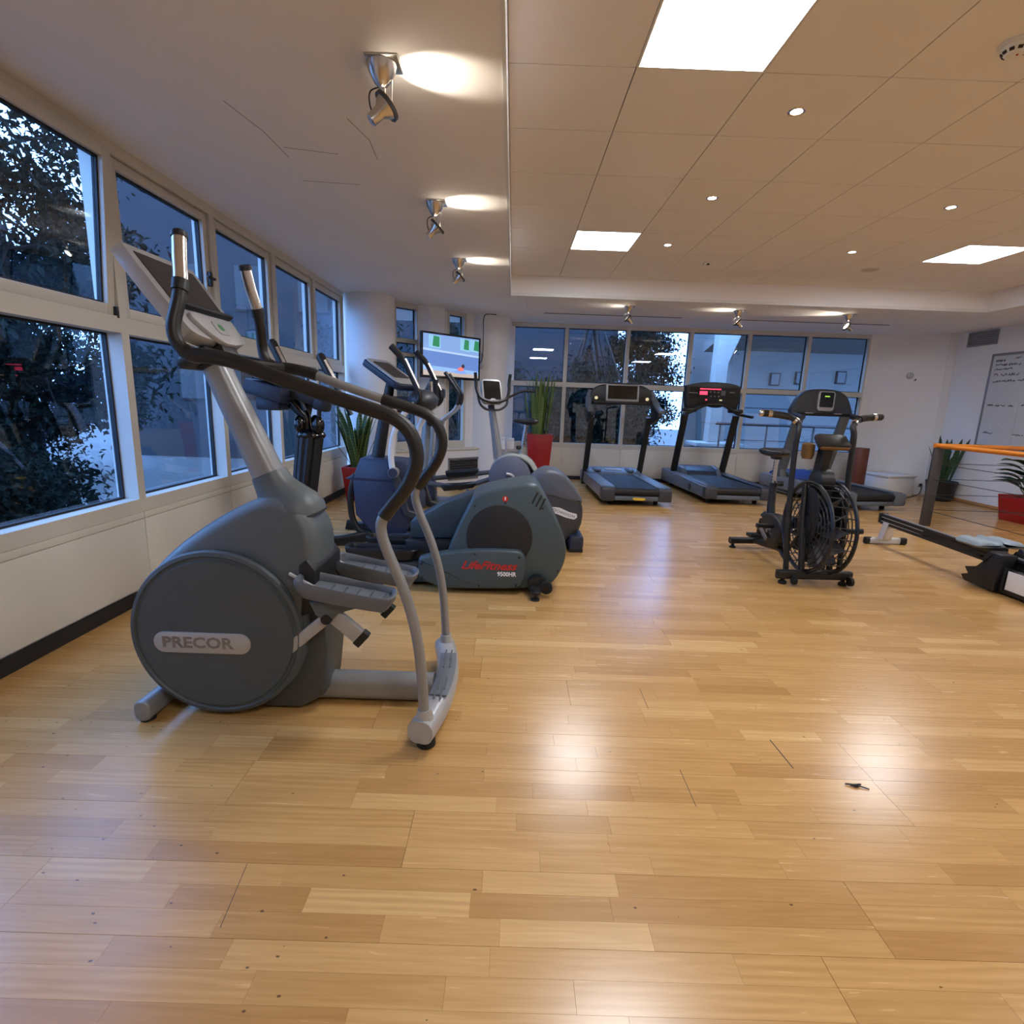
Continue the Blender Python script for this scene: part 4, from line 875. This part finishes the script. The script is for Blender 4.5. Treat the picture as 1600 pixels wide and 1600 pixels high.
for sg in (-1, 1):
    x = AX+sg*.215
    P = [(x+sg*-.01,3.93,.10),(x,3.97,.45),(x,4.01,.80),(x-sg*.0,4.02,1.02),(x-sg*.005,4.02,1.13),(x+sg*-.01,4.04,1.20),(x+sg*.05,4.07,1.245),(x+sg*.14,4.10,1.262),(x+sg*.235,4.12,1.268)]
    Q = cr(P, 4); lv = part('lever', MB().tube(Q, .0205, 10), blackpl, t)
    part('grip', MB().tube(Q[24:], .026, 10), foam, lv); part('chrome_band', MB().tube(Q[21:23], .025, 12), chrome, lv); part('chrome_band', MB().tube(Q[29:31], .0275, 12), chrome, lv)
    part('end_cap', MB().ell(Q[-1], (.027,.027,.027), 12, 8), foam if sg > 0 else chrome, lv)
    part('foot_rest', MB().cyl((AX+sg*.10,4.42,.33),(AX+sg*.24,4.42,.33),.02), blackpl, t)
st = (AX, 4.70)
part('seat_tube', MB().tube([(AX,4.66,.30),(AX,4.70,.46),(AX,4.71,.66)], [.04,.034,.030], 10), blackpl, t)
part('seat_stay', MB().sweep([(AX,4.67,.34),(AX,4.80,.30),(AX,4.84,.10)], rrect(.07,.05,.015)), blackpl, t, 0, 50)
part('seat_post', MB().tube([(AX,4.71,.62),(AX,4.715,.90)], .019, 10), chrome, t)
for k in range(8): part('post_hole', MB().cyl((AX-.021,4.711,.66+k*.026),(AX-.017,4.711,.66+k*.026),.006,8), blackpl, t)
part('clamp_knob', MB().cyl((AX+.02,4.68,.66),(AX+.065,4.66,.66),.024), blackpl, t)
part('saddle', MB().pillow(cr2([(4.58,.915),(4.66,.895),(4.80,.905),(4.84,.94),(4.80,.965),(4.68,.955),(4.59,.955),(4.565,.94)],3), 0, .115, .04, .02, 4, lambda x, z: .4+.6*max(0,min(1,(x-4.58)/.18))).xf(Matrix(((0,1,0,AX),(1,0,0,0),(0,0,1,0),(0,0,0,1)))), blackpl, t, 0, 60)
part('saddle_clamp', MB().obox((AX,4.72,.885),(.06,.09,.03)), blackpl, t, .006)
part('main_beam', MB().sweep([(AX,4.78,.345),(AX,4.45,.345),(AX,4.15,.42)], rrect(.08,.06,.012)), blackpl, t, 0, 40)
part('chain_cover', MB().pillow(cr2([(4.62,.20),(4.66,.30),(4.60,.40),(4.44,.42),(4.30,.36),(4.32,.22),(4.45,.14)],3), 0, .05, .02).xf(Matrix(((0,1,0,AX-.05),(1,0,0,0),(0,0,1,0),(0,0,0,1)))), blackpl, t, 0, 50)
part('crank', MB().cyl((AX-.13,4.46,.28),(AX+.13,4.46,.28),.018).obox((AX-.125,4.52,.24),(.014,.15,.03),(.5,0,0)).obox((AX+.125,4.40,.32),(.014,.15,.03),(.5,0,0)), alu, t)
for sg, y, z in ((-1,4.585,.205),(1,4.335,.355)): part('pedal', MB().obox((AX+sg*.18,y,z),(.09,.10,.03)), blackpl, t, .006)

# ================================================================== ROWING MACHINE
RX = 3.80
rower_alu = mat('rower_aluminium', rgb(206, 209, 214), .4, metal=.2)
t = thing('rowing_machine', 'rowing machine with dark rail and silver rear leg', 'rowing machine', (RX, 4.6, 0))
fb = part('rear_foot_bar', MB().sweep([(3.66,5.26,.035),(4.01,5.27,.035)], rrect(.06,.045,.012)), rower_alu, t, .004)
for x0, x1 in ((3.625,3.69),(3.98,4.045)): part('foot_cap', MB().sweep([(x0,5.262,.035),(x1,5.267,.035)], rrect(.07,.055,.02)), rubber, fb, .008)
part('rear_leg', MB().add([(3.77,5.22,.05),(3.87,5.22,.05),(3.87,5.30,.05),(3.77,5.30,.05),(3.765,5.16,.235),(3.835,5.16,.235),(3.835,5.24,.235),(3.765,5.24,.235)], [(0,3,2,1),(4,5,6,7),(0,1,5,4),(1,2,6,5),(2,3,7,6),(3,0,4,7)]), rower_alu, t, .006)
part('rail', MB().sweep([(RX,5.29,.258),(RX-.02,3.55,.225)], [(-.028,-.05),(.028,-.05),(.028,-.025),(.016,-.012),(.016,.012),(.028,.025),(.028,.045),(-.028,.045),(-.028,.025),(-.016,.012),(-.016,-.012),(-.028,-.025)], up=V((0,0,1))), blackpl, t, 0, 30)
part('rail_top', MB().sweep([(RX,5.285,.308),(RX-.02,3.6,.274)], rrect(.034,.008,.003), up=V((0,0,1))), alu, t)
for dz in (-.022, .018): part('rail_stripe', MB().sweep([(RX-.0285,5.28,.26+dz),(RX-.0305,4.72,.245+dz)], rrect(.002,.008,.0009), up=V((0,0,1))), silver_l, t)
part('rail_end', MB().obox((RX,5.30,.265),(.08,.03,.10)), blackpl, t, .006)
seat = part('seat', MB().pillow(cr2([(-.17,.30),(-.16,.345),(-.09,.352),(-.03,.335),(0,.36),(.03,.335),(.09,.352),(.16,.345),(.17,.30),(0,.30)],3), 4.06, .12, .03, .02, 4).xf(Matrix.Translation((RX-.02,0,.012))), mat('seat_blue_grey', rgb(140,156,168), .5), t, 0, 60)
part('seat_carriage', MB().obox((RX-.01,4.06,.288),(.12,.20,.045)), blackpl, seat, .006)
part('front_frame', MB().box(RX-.12,RX+.14,3.30,3.95,.015,.20), blackpl, t, .015)
for sg in (-1, 1):
    fp = part('foot_plate', MB().prism([(4.06,.02),(4.10,.06),(4.04,.085),(4.08,.13),(3.98,.16),(3.86,.30),(3.78,.30),(3.80,.02)], RX+sg*.10-.06, RX+sg*.10+.06, 'X'), blackpl, t, .005)
    part('foot_strap', MB().obox((RX+sg*.10,3.90,.26),(.135,.035,.10),(.6,0,0)), rubber, fp, .004)
part('handle', MB().cyl((RX-.02,3.80,.33),(RX+.36,3.76,.335),.02), navy_d, t); part('handle_hook', MB().obox((RX+.1,3.74,.30),(.05,.10,.04)), alu, t, .004)
part('label_plate', MB().obox((RX-.124,3.61,.125),(.008,.27,.14)), white_pl, t, .002)
part('label_bracket', MB().box(RX-.13,RX-.118,3.76,3.80,.04,.21), blackpl, t, .003)
part('fan_housing', MB().lathe([(.10,-.09),(.26,-.08),(.28,0),(.26,.08),(.10,.09)], (RX,2.95,.33), 'X', 32), blackpl, t)
part('front_foot', MB().box(RX-.3,RX+.3,2.75,2.82,0,.07), blackpl, t, .01)

# ================================================================== RAILING
t = thing('stair_railing', 'steel wire railing with orange wooden handrail before whiteboard wall', 'railing', (5.0, 6.26, 0))
for x, y in ((5.0,6.26),(6.96,6.26),(5.0,4.3)): part('post', MB().obox((x,y,.47),(.12 if x < 5.5 and y > 5 else .03,.03,.94)), postgrey, t, .003)
part('handrail', MB().sweep([(4.94,6.26,.962),(6.99,6.26,.962)], rrect(.05,.045,.02)), orange, t, 0, 50); part('handrail', MB().sweep([(5.0,6.30,.955),(5.0,4.25,.955)], rrect(.05,.045,.02)), orange, t, 0, 50)
for z in (.755,.57,.385,.20):
    part('wire', MB().tube([(5.0,6.26,z),(6.96,6.26,z)], .0035, 6), wire_m, t); part('wire', MB().tube([(5.0,6.26,z-.01),(5.0,4.3,z-.01)], .0035, 6), wire_m, t)

# ================================================================== PLANTS
def blade(base, L, wd, lean, az, curl=.15, tw=0, wp=None, n=9):
    """sword leaf: 5 points across, rim weight on the margins"""
    vs = []; rim = []; d = V((math.cos(az), math.sin(az), 0)); sd = V((-d.y, d.x, 0)); p = V(base); th = lean
    for i in range(n+1):
        s_ = i/n; w_ = wd*(wp(s_) if wp else (.55+.45*math.sin(min(1, s_*1.6)*PI/2))*(1-s_**5)**.5)*.5
        q = (sd*math.cos(tw*s_)+d*math.sin(tw*s_)); up = d*math.sin(th)+V((0,0,1))*math.cos(th); nn_ = up.cross(q).normalized()
        for k, r in ((-1,1),(-.78,0),(0,0),(.78,0),(1,1)):
            vs.append(p+q*(k*w_)-nn_*(abs(k)*w_*-.25)); rim.append(r)
        p = p+up*(L/n); th += curl/n
    fs = [(i*5+k, i*5+k+1, i*5+k+6, i*5+k+5) for i in range(n) for k in range(4)]
    return vs, fs, rim
def leaf_obj(parent, m, *a, name='leaf', **k):
    vs, fs, rim = blade(*a, **k); M = INV[parent.name]
    me = bpy.data.meshes.new(name); me.from_pydata([tuple(M @ v) for v in vs], [], fs); me.shade_smooth()
    at = me.attributes.new('rim', 'FLOAT', 'POINT'); at.data.foreach_set('value', rim); me.materials.append(m)
    o = bpy.data.objects.new(name, me); COL.objects.link(o); o.parent = parent; return o
def square_pot(t, c, w0, w1, h, m):
    x, y = c; a, b = w0/2, w1/2; i = b-.02
    vs = [(x-a,y-a,0),(x+a,y-a,0),(x+a,y+a,0),(x-a,y+a,0),(x-b,y-b,h),(x+b,y-b,h),(x+b,y+b,h),(x-b,y+b,h),(x-i,y-i,h),(x+i,y-i,h),(x+i,y+i,h),(x-i,y+i,h),(x-i,y-i,h-.06),(x+i,y-i,h-.06),(x+i,y+i,h-.06),(x-i,y+i,h-.06)]
    fs = [(0,3,2,1)]+[(k,(k+1)%4,4+(k+1)%4,4+k) for k in range(4)]+[(4+k,4+(k+1)%4,8+(k+1)%4,8+k) for k in range(4)]+[(8+k,8+(k+1)%4,12+(k+1)%4,12+k) for k in range(4)]+[(12,13,14,15)]
    part('pot', MB().add(vs, fs), m, t, .004); part('soil', MB().box(x-i,x+i,y-i,y+i,h-.059,h-.03), soil, t)
rp = random.Random(11)
t = thing('potted_plant', 'variegated snake plant in red square planter below the facade window', 'plant', (-1.93,6.70,0))
square_pot(t, (-1.93,6.70), .24, .33, .43, redpot)
for k in range(32):
    az = rp.uniform(0, 2*PI); r = rp.uniform(.0,.10); leaf_obj(t, snake_m, (-1.93+r*math.cos(az),6.70+r*math.sin(az),.39), rp.uniform(.45,.86), rp.uniform(.045,.075), rp.uniform(.05,.46), az, curl=rp.uniform(.0,.45), tw=rp.uniform(-.6,.6))
t = thing('potted_plant', 'tall upright leafy plant in high tapered red planter', 'plant', (.45,8.82,0))
square_pot(t, (.45,8.82), .30, .42, .80, redpot)
for k in range(66):
    az = rp.uniform(0, 2*PI); r = rp.uniform(.0,.15); L = rp.uniform(.5,.95) if k > 6 else rp.uniform(.95,1.08)
    leaf_obj(t, tall_m, (.43+r*math.cos(az),8.82+r*math.sin(az)*.8,.76), L, rp.uniform(.03,.05), rp.uniform(.0,.12)+r*.4, az, curl=rp.uniform(-.1,.1), tw=rp.uniform(-.8,.8))
t = thing('potted_plant', 'dark green sword leaved plant in round black pot', 'plant', (6.81,8.35,0))
part('pot', MB().lathe([(.15,0),(.17,.02),(.205,.28),(.215,.30),(.20,.31),(.19,.29),(.18,.25)], (6.81,8.35,0), n=28), blackpot, t); part('soil', MB().lathe([(.18,.245),(.001,.262)], (6.81,8.35,0), n=20), soil, t)
for k in range(20):
    az = rp.uniform(0, 2*PI); r = rp.uniform(.0,.12); leaf_obj(t, dark_m, (6.81+r*math.cos(az),8.35+r*math.sin(az),.25), rp.uniform(.45,.80), rp.uniform(.05,.08), rp.uniform(.02,.22)+r*.4, az, curl=rp.uniform(-.05,.25), tw=rp.uniform(-.7,.7))
t = thing('potted_plant', 'broad leaved plant in red planter behind the railing wires', 'plant', (6.63,6.72,0))
square_pot(t, (6.63,6.72), .34, .42, .33, redpot)
for k in range(14):
    az = PI+rp.uniform(-1.1,1.1) if k < 9 else rp.uniform(0,2*PI); h0 = rp.uniform(.3,.72)
    st_ = part('stalk', MB().tube(cr([(6.63,6.72,.28),(6.63+.04*math.cos(az),6.72+.04*math.sin(az),h0*.8),(6.63+.10*math.cos(az),6.72+.1*math.sin(az),h0)]), .006, 6), mat('green_stalk', rgb(60,92,50), .5), t)
    leaf_obj(t, broad_m, (6.63+.10*math.cos(az),6.72+.1*math.sin(az),h0), rp.uniform(.26,.36), rp.uniform(.17,.23), 1.0, az, curl=.8, wp=lambda s_: math.sin(PI*min(1,max(.03,s_**.8)))+.04)

# ================================================================== TELEVISION
def TVP(s, t_, z): return MD @ V((s, t_, z))
t = thing('television', 'wall mounted flat television showing a person exercising on floor', 'television', TVP(.65,.35,1.58))
part('cabinet', MB().box(.115,1.165,.30,.345,1.59,2.215).xf(MD), blackpl, t, .008); part('bezel', MB().box(.115,1.165,.345,.352,1.59,1.625).box(.115,1.165,.345,.352,2.19,2.215).box(.115,.142,.345,.352,1.625,2.19).box(1.138,1.165,.345,.352,1.625,2.19).xf(MD), blackgl, t, .001)
def scr(n, c, e): return mat(n, c, .3, emit=(c, e), var=.04)
sw = scr('screen_wall', rgb(140,180,240), .55); sp_ = part('screen', MB().box(.142,1.138,.345,.347,1.625,2.19).xf(MD), sw, t, label='lit picture of a bright exercise room')
def flat(n, poly, m, d): part(n, MB().prism(poly, .347, .347+d, 'Y').xf(MD), m, sp_)
flat('picture_wall_band', [(.142,1.76),(1.138,1.72),(1.138,1.93),(.142,1.97)], scr('screen_band', rgb(112,150,224), .5), .0006)
flat('picture_rail', [(.142,1.965),(1.138,1.925),(1.138,1.95),(.142,1.995)], scr('screen_white', rgb(180,212,250), .65), .0008)
flat('picture_floor', [(.142,1.625),(1.138,1.625),(1.138,1.675),(.142,1.70)], scr('screen_floor', rgb(205,190,178), .55), .0006)
flat('picture_skirting', [(.142,1.70),(1.138,1.675),(1.138,1.725),(.142,1.765)], scr('screen_white2', rgb(150,195,250), .6), .0007)
for a, b in ((.30,.42),(.85,.95),(1.04,1.135)):
    flat('picture_window', [(a-.06,2.01),(b+.02 if b < 1.1 else b,2.0),(b+.02 if b < 1.1 else b,2.17),(a-.06,2.18)], scr('screen_pane', rgb(150,210,245), .6), .0008); flat('picture_tree', [(a,2.03),(b,2.02),(b,2.16),(a+.02,2.17)], scr('screen_green', rgb(50,150,100), .5), .0012)
flat('picture_person', cr2([(.60,1.70),(.70,1.705),(.78,1.74),(.83,1.76),(.86,1.74),(.88,1.70),(.92,1.685),(.80,1.675),(.68,1.685)],3), scr('screen_blue', rgb(120,160,240), .8), .0014)
flat('picture_shirt', cr2([(.74,1.73),(.79,1.77),(.84,1.765),(.86,1.73),(.80,1.71)],3), scr('screen_red', rgb(226,120,110), .8), .0018); flat('picture_head', circ(.845,1.785,.028,14), scr('screen_hair', rgb(60,44,60), .5), .002)
part('logo', MB().box(.62,.655,.3515,.3528,1.602,1.612).xf(MD), greytxt, t)
part('wall_bracket', MB().box(.9,1.32,.22,.245,1.80,1.83).box(.9,1.32,.22,.245,1.97,2.0).box(1.27,1.30,.05,.245,1.78,2.02).box(.55,.95,.25,.302,1.80,2.0).xf(MD), silver_l, t, .003)
t2 = part('television_cable', MB().tube(cr([TVP(1.18,.26,1.85),TVP(1.26,.27,1.90),TVP(1.29,.26,2.05),TVP(1.30,.25,2.30),TVP(1.31,.24,2.52),TVP(1.34,.27,2.592),TVP(1.46,.36,2.592)]), .007, 6), blackpl); tag(t2, 'black cable hanging down the column beside the television', 'cable')

# ================================================================== THINGS ON THE WALLS
t = thing('whiteboard', 'large whiteboard with handwritten schedule on the white wall', 'whiteboard', (XR, 7.1, .92))
WB = Matrix(((0, 0, -1, XR), (-1, 0, 0, 8.13), (0, 1, 0, 0), (0, 0, 0, 1)))     # local x: towards the viewer, y: up, z: out of the wall
part('board', MB().box(0,2.4,.90,2.20,.004,.016).xf(WB), board_m, t)
part('frame', MB().box(-.02,2.42,2.19,2.225,0,.025).box(-.02,2.42,.875,.91,0,.025).box(-.025,.005,.875,2.225,0,.025).box(2.395,2.42,.875,2.225,0,.025).xf(WB), alu, t, .003)
def scrawl(x0, x1, y, h, seed, brk=.25, r=.0035):
    q = random.Random(seed); mb = MB(); x = x0
    while x < x1:
        e = min(x1, x+q.uniform(.06, .16)); n = max(4, int((e-x)/.008)); pts = [(x+(e-x)*i/n, y+h*q.uniform(-.5,.5), .018) for i in range(n+1)]
        mb.tube(pts, r, 4); x = e+q.uniform(.01,.03)
    return mb
rows = [(.06,.20,2.12,.035),(.06,.46,2.06,.035),(.06,.34,2.00,.025),(.07,.13,1.93,.05),(.18,.46,1.92,.035),(.07,.20,1.83,.03),(.22,.42,1.83,.035),(.46,.58,1.835,.03),(.06,.16,1.49,.03),(.19,.35,1.485,.03),(.40,.48,1.48,.03),(.60,.72,1.49,.03),(.08,.24,1.09,.025),(.56,.72,1.08,.02),(.36,.44,2.14,.03),(.75,1.1,2.1,.03),(.75,1.2,1.9,.03)]
for k, (a, b, y, h) in enumerate(rows): part('handwriting', scrawl(a, b, y, h, 40+k, r=.0042).xf(WB), ink, t)
for y in (1.53, 1.12): part('ruled_line', MB().box(.01,2.38,y,y+.004,.016,.0172).xf(WB), mat('faint_line', rgb(176,180,190), .5), t)
for x in (.55, 1.15): part('ruled_line', MB().box(x,x+.004,.92,1.50,.016,.0172).xf(WB), MATS['faint_line'], t)
t = thing('wall_vent', 'grey louvred vent high on the white wall above whiteboard', 'vent', (XR, 8.4, 2.4))
VM = Matrix(((0, 0, -1, XR), (-1, 0, 0, 8.66), (0, 1, 0, 0), (0, 0, 0, 1)))
part('frame', MB().box(0,.52,2.37,2.40,0,.02).box(0,.52,2.55,2.58,0,.02).box(0,.03,2.40,2.55,0,.02).box(.49,.52,2.40,2.55,0,.02).xf(VM), alu, t); part('backing', MB().box(.03,.49,2.40,2.55,.001,.006).xf(VM), blackbase, t)
for k in range(5): part('slat', MB().obox((.26,2.418+k*.029,.012),(.46,.024,.003),(.5,0,0)).xf(VM), alu, t)
wa, wb_ = V((6.95,8.86,0)), V((6.05,9.33,0)); wd_ = (wb_-wa).normalized(); wn = V((-wd_.y*-1*-1, 0, 0))
wn = V((wd_.y, -wd_.x, 0)); wn = wn if wn.y < 0 else -wn
SM = Matrix(((-wd_.x, 0, wn.x, wa.x), (-wd_.y, 0, wn.y, wa.y), (0, 1, 0, 0), (0, 0, 0, 1)))    # local x towards the corner, z out of the wall
t = thing('wall_thermostat', 'small round white thermostat on the plain side wall', 'thermostat', SM @ V((-.47,1.945,0)))
part('body', MB().lathe([(.05,0),(.05,.02),(.04,.03),(.001,.032)], (0,0,0), n=24).xf(SM @ Matrix.Translation((-.47,1.945,0))), mat('thermostat_grey', rgb(176,184,188), .4), t); part('dial', MB().obox((-.47,1.945,.032),(.012,.06,.006)).xf(SM), alu, t)
t = thing('wall_hook', 'small dark hook beside the round thermostat', 'hook', SM @ V((-.39,1.88,0)))
part('plate', MB().prism([(-.41,1.865),(-.375,1.865),(-.38,1.905)], 0, .006, 'Z').xf(SM), blackpl, t); part('peg', MB().obox((-.39,1.872,.015),(.012,.012,.03)).xf(SM), blackpl, t)
t = thing('power_socket', 'white wall socket with black plug near the black pot', 'socket', SM @ V((-.06,.16,0)))
part('plate', MB().box(-.10,-.02,.13,.21,0,.010).xf(SM), white_pl, t, .003); part('plug', MB().cyl((-.06,.17,.008),(-.06,.17,.06),.022).xf(SM), blackpl, t)
cp = SM @ V((-.06,.17,.06)); tag(part('power_cable', MB().tube(cr([tuple(cp), (cp.x-.02,cp.y-.05,.13), (cp.x-.10,cp.y-.12,.04), (cp.x-.24,cp.y-.20,.010), (6.2,8.36,.008), (5.5,8.25,.008)]), .008, 6), blackpl), 'black power cable running from wall socket to treadmill', 'cable')
t = thing('wall_ledge', 'low white boxed ledge against the plain side wall', 'ledge', (6.3,8.7,0))
part('box', MB().prism([(5.98,9.15),(6.07,8.50),(6.66,8.72),(6.66,8.99)], 0, .31, 'Z'), plaster, t, .003); part('top_board', MB().prism([(5.97,9.17),(6.055,8.48),(6.68,8.70),(6.68,8.99)], .31, .335, 'Z'), white_pl, t, .003)
t = thing('foam_roller', 'brown cylinder standing upright by the white ledge', 'roller', (5.72,8.72,0))
part('body', MB().lathe([(.13,.0),(.135,.01),(.135,.745),(.13,.755),(.05,.755),(.045,.74)], (5.72,8.78,0), n=28), brownc, t); part('core', MB().lathe([(.045,.742),(.001,.741)], (5.72,8.78,0), n=16), blackpl, t)
# small boxes on the ledge, tub on the floor
for x, y, h, l in ((-.02,8.62,.17,'white paper box standing on ledge, the right hand one by planter'), (-.16,8.50,.19,'taller white paper box on ledge beside the round column')):
    t = thing('paper_box', l, 'box', (x,y,.552)); part('carton', MB().box(x-.055,x+.055,y-.05,y+.05,.553,.553+h), white_pl, t, .004); part('flap', MB().box(x-.05,x+.05,y-.052,y-.0495,.553+h-.05,.553+h-.01), board_m, t)
t = thing('plastic_tub', 'white plastic tub with rim beside the tall red planter', 'tub', (.32,7.9,0))
part('body', MB().lathe([(.10,0),(.13,.28),(.14,.30),(.13,.30),(.12,.28),(.095,.02)], (.32,7.9,0), n=24), white_pl, t); part('lid', MB().lathe([(.128,.285),(.001,.29)], (.32,7.9,0), n=24), board_m, t)
# bits on the floor
tag(part('floor_debris', MB().tube([(1.215,1.648,.004),(1.245,1.642,.006),(1.27,1.648,.004)], .003, 5).tube([(1.24,1.635,.004),(1.26,1.637,.005),(1.285,1.625,.003)], .0025, 5).tube([(1.23,1.643,.004),(1.25,1.633,.006)], .004, 5), blackpl), 'dark twig scrap lying on the open parquet', 'debris')

# ================================================================== OUTSIDE THE WINDOWS
GZ = -1.0
o = struct('ground', MB().box(-45, 45, -20, 60, GZ-.2, GZ), paving, 'pale paved ground outside the windows')
def tree(loc, h, r, zc, rz, ncl, per, label, seed, lm, lsize=.12, spread=.34):
    q = random.Random(seed); t = thing('tree', label, 'tree', (loc[0], loc[1], GZ), group='trees outside the windows')
    top = V((loc[0]+q.uniform(-.3,.3), loc[1]+q.uniform(-.3,.3), h)); base = V((loc[0], loc[1], GZ))
    part('trunk', MB().tube(cr([base, base.lerp(top,.3)+V((q.uniform(-.15,.15),q.uniform(-.15,.15),0)), base.lerp(top,.65)+V((q.uniform(-.25,.25),q.uniform(-.25,.25),0)), top]), [.15,.03], 8), bark, t)
    cl = []
    br = MB()
    for k in range(ncl):
        a = q.uniform(0,2*PI); u_ = q.uniform(-1,1); rr = q.uniform(.25,1)**.6; s_ = math.sqrt(1-u_*u_)
        c = V((loc[0]+r*rr*s_*math.cos(a), loc[1]+r*rr*s_*math.sin(a), zc+rz*rr*u_)); cl.append(c)
        if k % 2 == 0:
            p0 = base.lerp(top, q.uniform(.25,.9)); br.tube(cr([p0, p0.lerp(c,.5)+V((0,0,.12)), c], 3), [.035,.008], 5)
    part('branches', br, bark, t)
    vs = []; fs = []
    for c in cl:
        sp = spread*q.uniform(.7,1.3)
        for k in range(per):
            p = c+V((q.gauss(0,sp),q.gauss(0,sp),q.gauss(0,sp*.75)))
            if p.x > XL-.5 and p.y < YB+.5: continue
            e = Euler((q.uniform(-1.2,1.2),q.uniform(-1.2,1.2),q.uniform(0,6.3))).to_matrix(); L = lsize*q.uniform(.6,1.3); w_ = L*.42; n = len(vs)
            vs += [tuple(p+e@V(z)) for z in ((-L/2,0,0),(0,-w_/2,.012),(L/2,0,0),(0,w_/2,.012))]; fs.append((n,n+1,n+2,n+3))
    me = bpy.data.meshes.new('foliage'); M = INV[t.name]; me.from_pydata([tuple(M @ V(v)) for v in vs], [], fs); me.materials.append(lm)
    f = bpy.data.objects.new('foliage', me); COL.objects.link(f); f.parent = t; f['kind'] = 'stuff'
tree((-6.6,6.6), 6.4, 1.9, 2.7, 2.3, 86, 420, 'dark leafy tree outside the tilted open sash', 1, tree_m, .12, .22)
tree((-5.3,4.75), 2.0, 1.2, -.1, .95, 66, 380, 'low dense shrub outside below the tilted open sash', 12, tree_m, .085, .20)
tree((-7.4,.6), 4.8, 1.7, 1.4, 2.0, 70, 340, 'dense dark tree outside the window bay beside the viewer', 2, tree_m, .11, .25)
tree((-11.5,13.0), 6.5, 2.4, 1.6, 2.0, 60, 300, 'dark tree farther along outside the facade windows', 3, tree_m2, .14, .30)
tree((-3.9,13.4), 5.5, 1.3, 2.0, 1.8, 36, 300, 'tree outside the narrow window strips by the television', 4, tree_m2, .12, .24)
tree((1.75,13.0), 4.2, 1.3, .75, 1.4, 64, 380, 'bushy tree behind the treadmill with blank wide screen', 5, tree_m, .12, .24)
tree((3.75,16.2), 6.2, 1.0, 2.1, 2.0, 44, 380, 'branching tree seen between the two left treadmills', 6, tree_m, .12, .22)
tree((-1.3,16.0), 6.0, 1.2, 2.0, 2.0, 44, 300, 'dark tree behind the tall red planter window', 7, tree_m2, .12, .26)
# neighbouring buildings
b = thing('building', 'dark neighbouring block outside the facade windows', 'building', (-5,19,GZ))
bd_m = mat('dark_render', rgb(36, 39, 44), .85, var=.1, scale=1.5)
part('wall', MB().box(-13.2,3.5,19.0,23,GZ,9.0), bd_m, b); part('roof_slab', MB().box(-13.4,3.7,18.8,23.2,9.0,9.3), concrete_g, b)
for k in range(6):
    x = -11.6+k*2.1
    for z in (1.0, 4.0):
        w_ = part('window', MB().box(x,x+1.1,18.96,19.02,z,z+1.5), hedge_dk, b); part('window_pane', MB().box(x+.06,x+1.04,18.95,18.962,z+.06,z+1.44), blackgl, w_)
b = thing('building', 'pale grey building wing outside the far windows', 'building', (8,14,GZ))
part('wall', MB().box(5.6,16,14.2,18,GZ,6.0), concrete_g, b)
part('canopy', MB().add([(4.9,10.6,3.55),(14,10.6,3.3),(14,14.4,2.75),(4.9,14.4,2.75),(4.9,10.6,3.8),(14,10.6,3.55),(14,14.4,3.0),(4.9,14.4,3.0)], [(0,3,2,1),(4,5,6,7),(0,1,5,4),(1,2,6,5),(2,3,7,6),(3,0,4,7)]), concrete_g, b)
for x, z in ((6.6,1.95),(7.25,2.0),(8.3,2.05)): w_ = part('window', MB().box(x,x+.26,14.15,14.21,z,z+.32), hedge_dk, b); part('window_pane', MB().box(x+.03,x+.23,14.14,14.152,z+.03,z+.29), blackgl, w_)
for k in range(4): part('wall_course', MB().box(5.6,16,14.185,14.2,.1+.42*k,.115+.42*k), hedge_dk, b)
t = thing('outdoor_pillar', 'white square pillar outside behind the treadmill with red digits', 'pillar', (4.34,11.6,GZ))
part('shaft', MB().prism([(4.18,.62),(4.42,.62),(4.44,2.25),(4.66,2.85),(4.66,3.1),(4.2,3.1)], 11.45, 11.75), concrete, t, .01); part('plinth', MB().box(3.85,4.85,11.2,11.95,.52,.60), concrete, t, .01); part('plinth_base', MB().box(3.95,4.75,11.3,11.85,GZ,.52), hedge_dk, t)
t = thing('outdoor_railing', 'dark terrace railing outside the far windows', 'railing', (5.8,10.9,GZ))
part('top_bar', MB().cyl((4.1,10.9,1.02),(9.0,10.9,1.02),.03), postgrey, t)
for k in range(6): part('post', MB().cyl((4.2+k*.95,10.9,GZ),(4.2+k*.95,10.9,1.02),.022,8), postgrey, t)
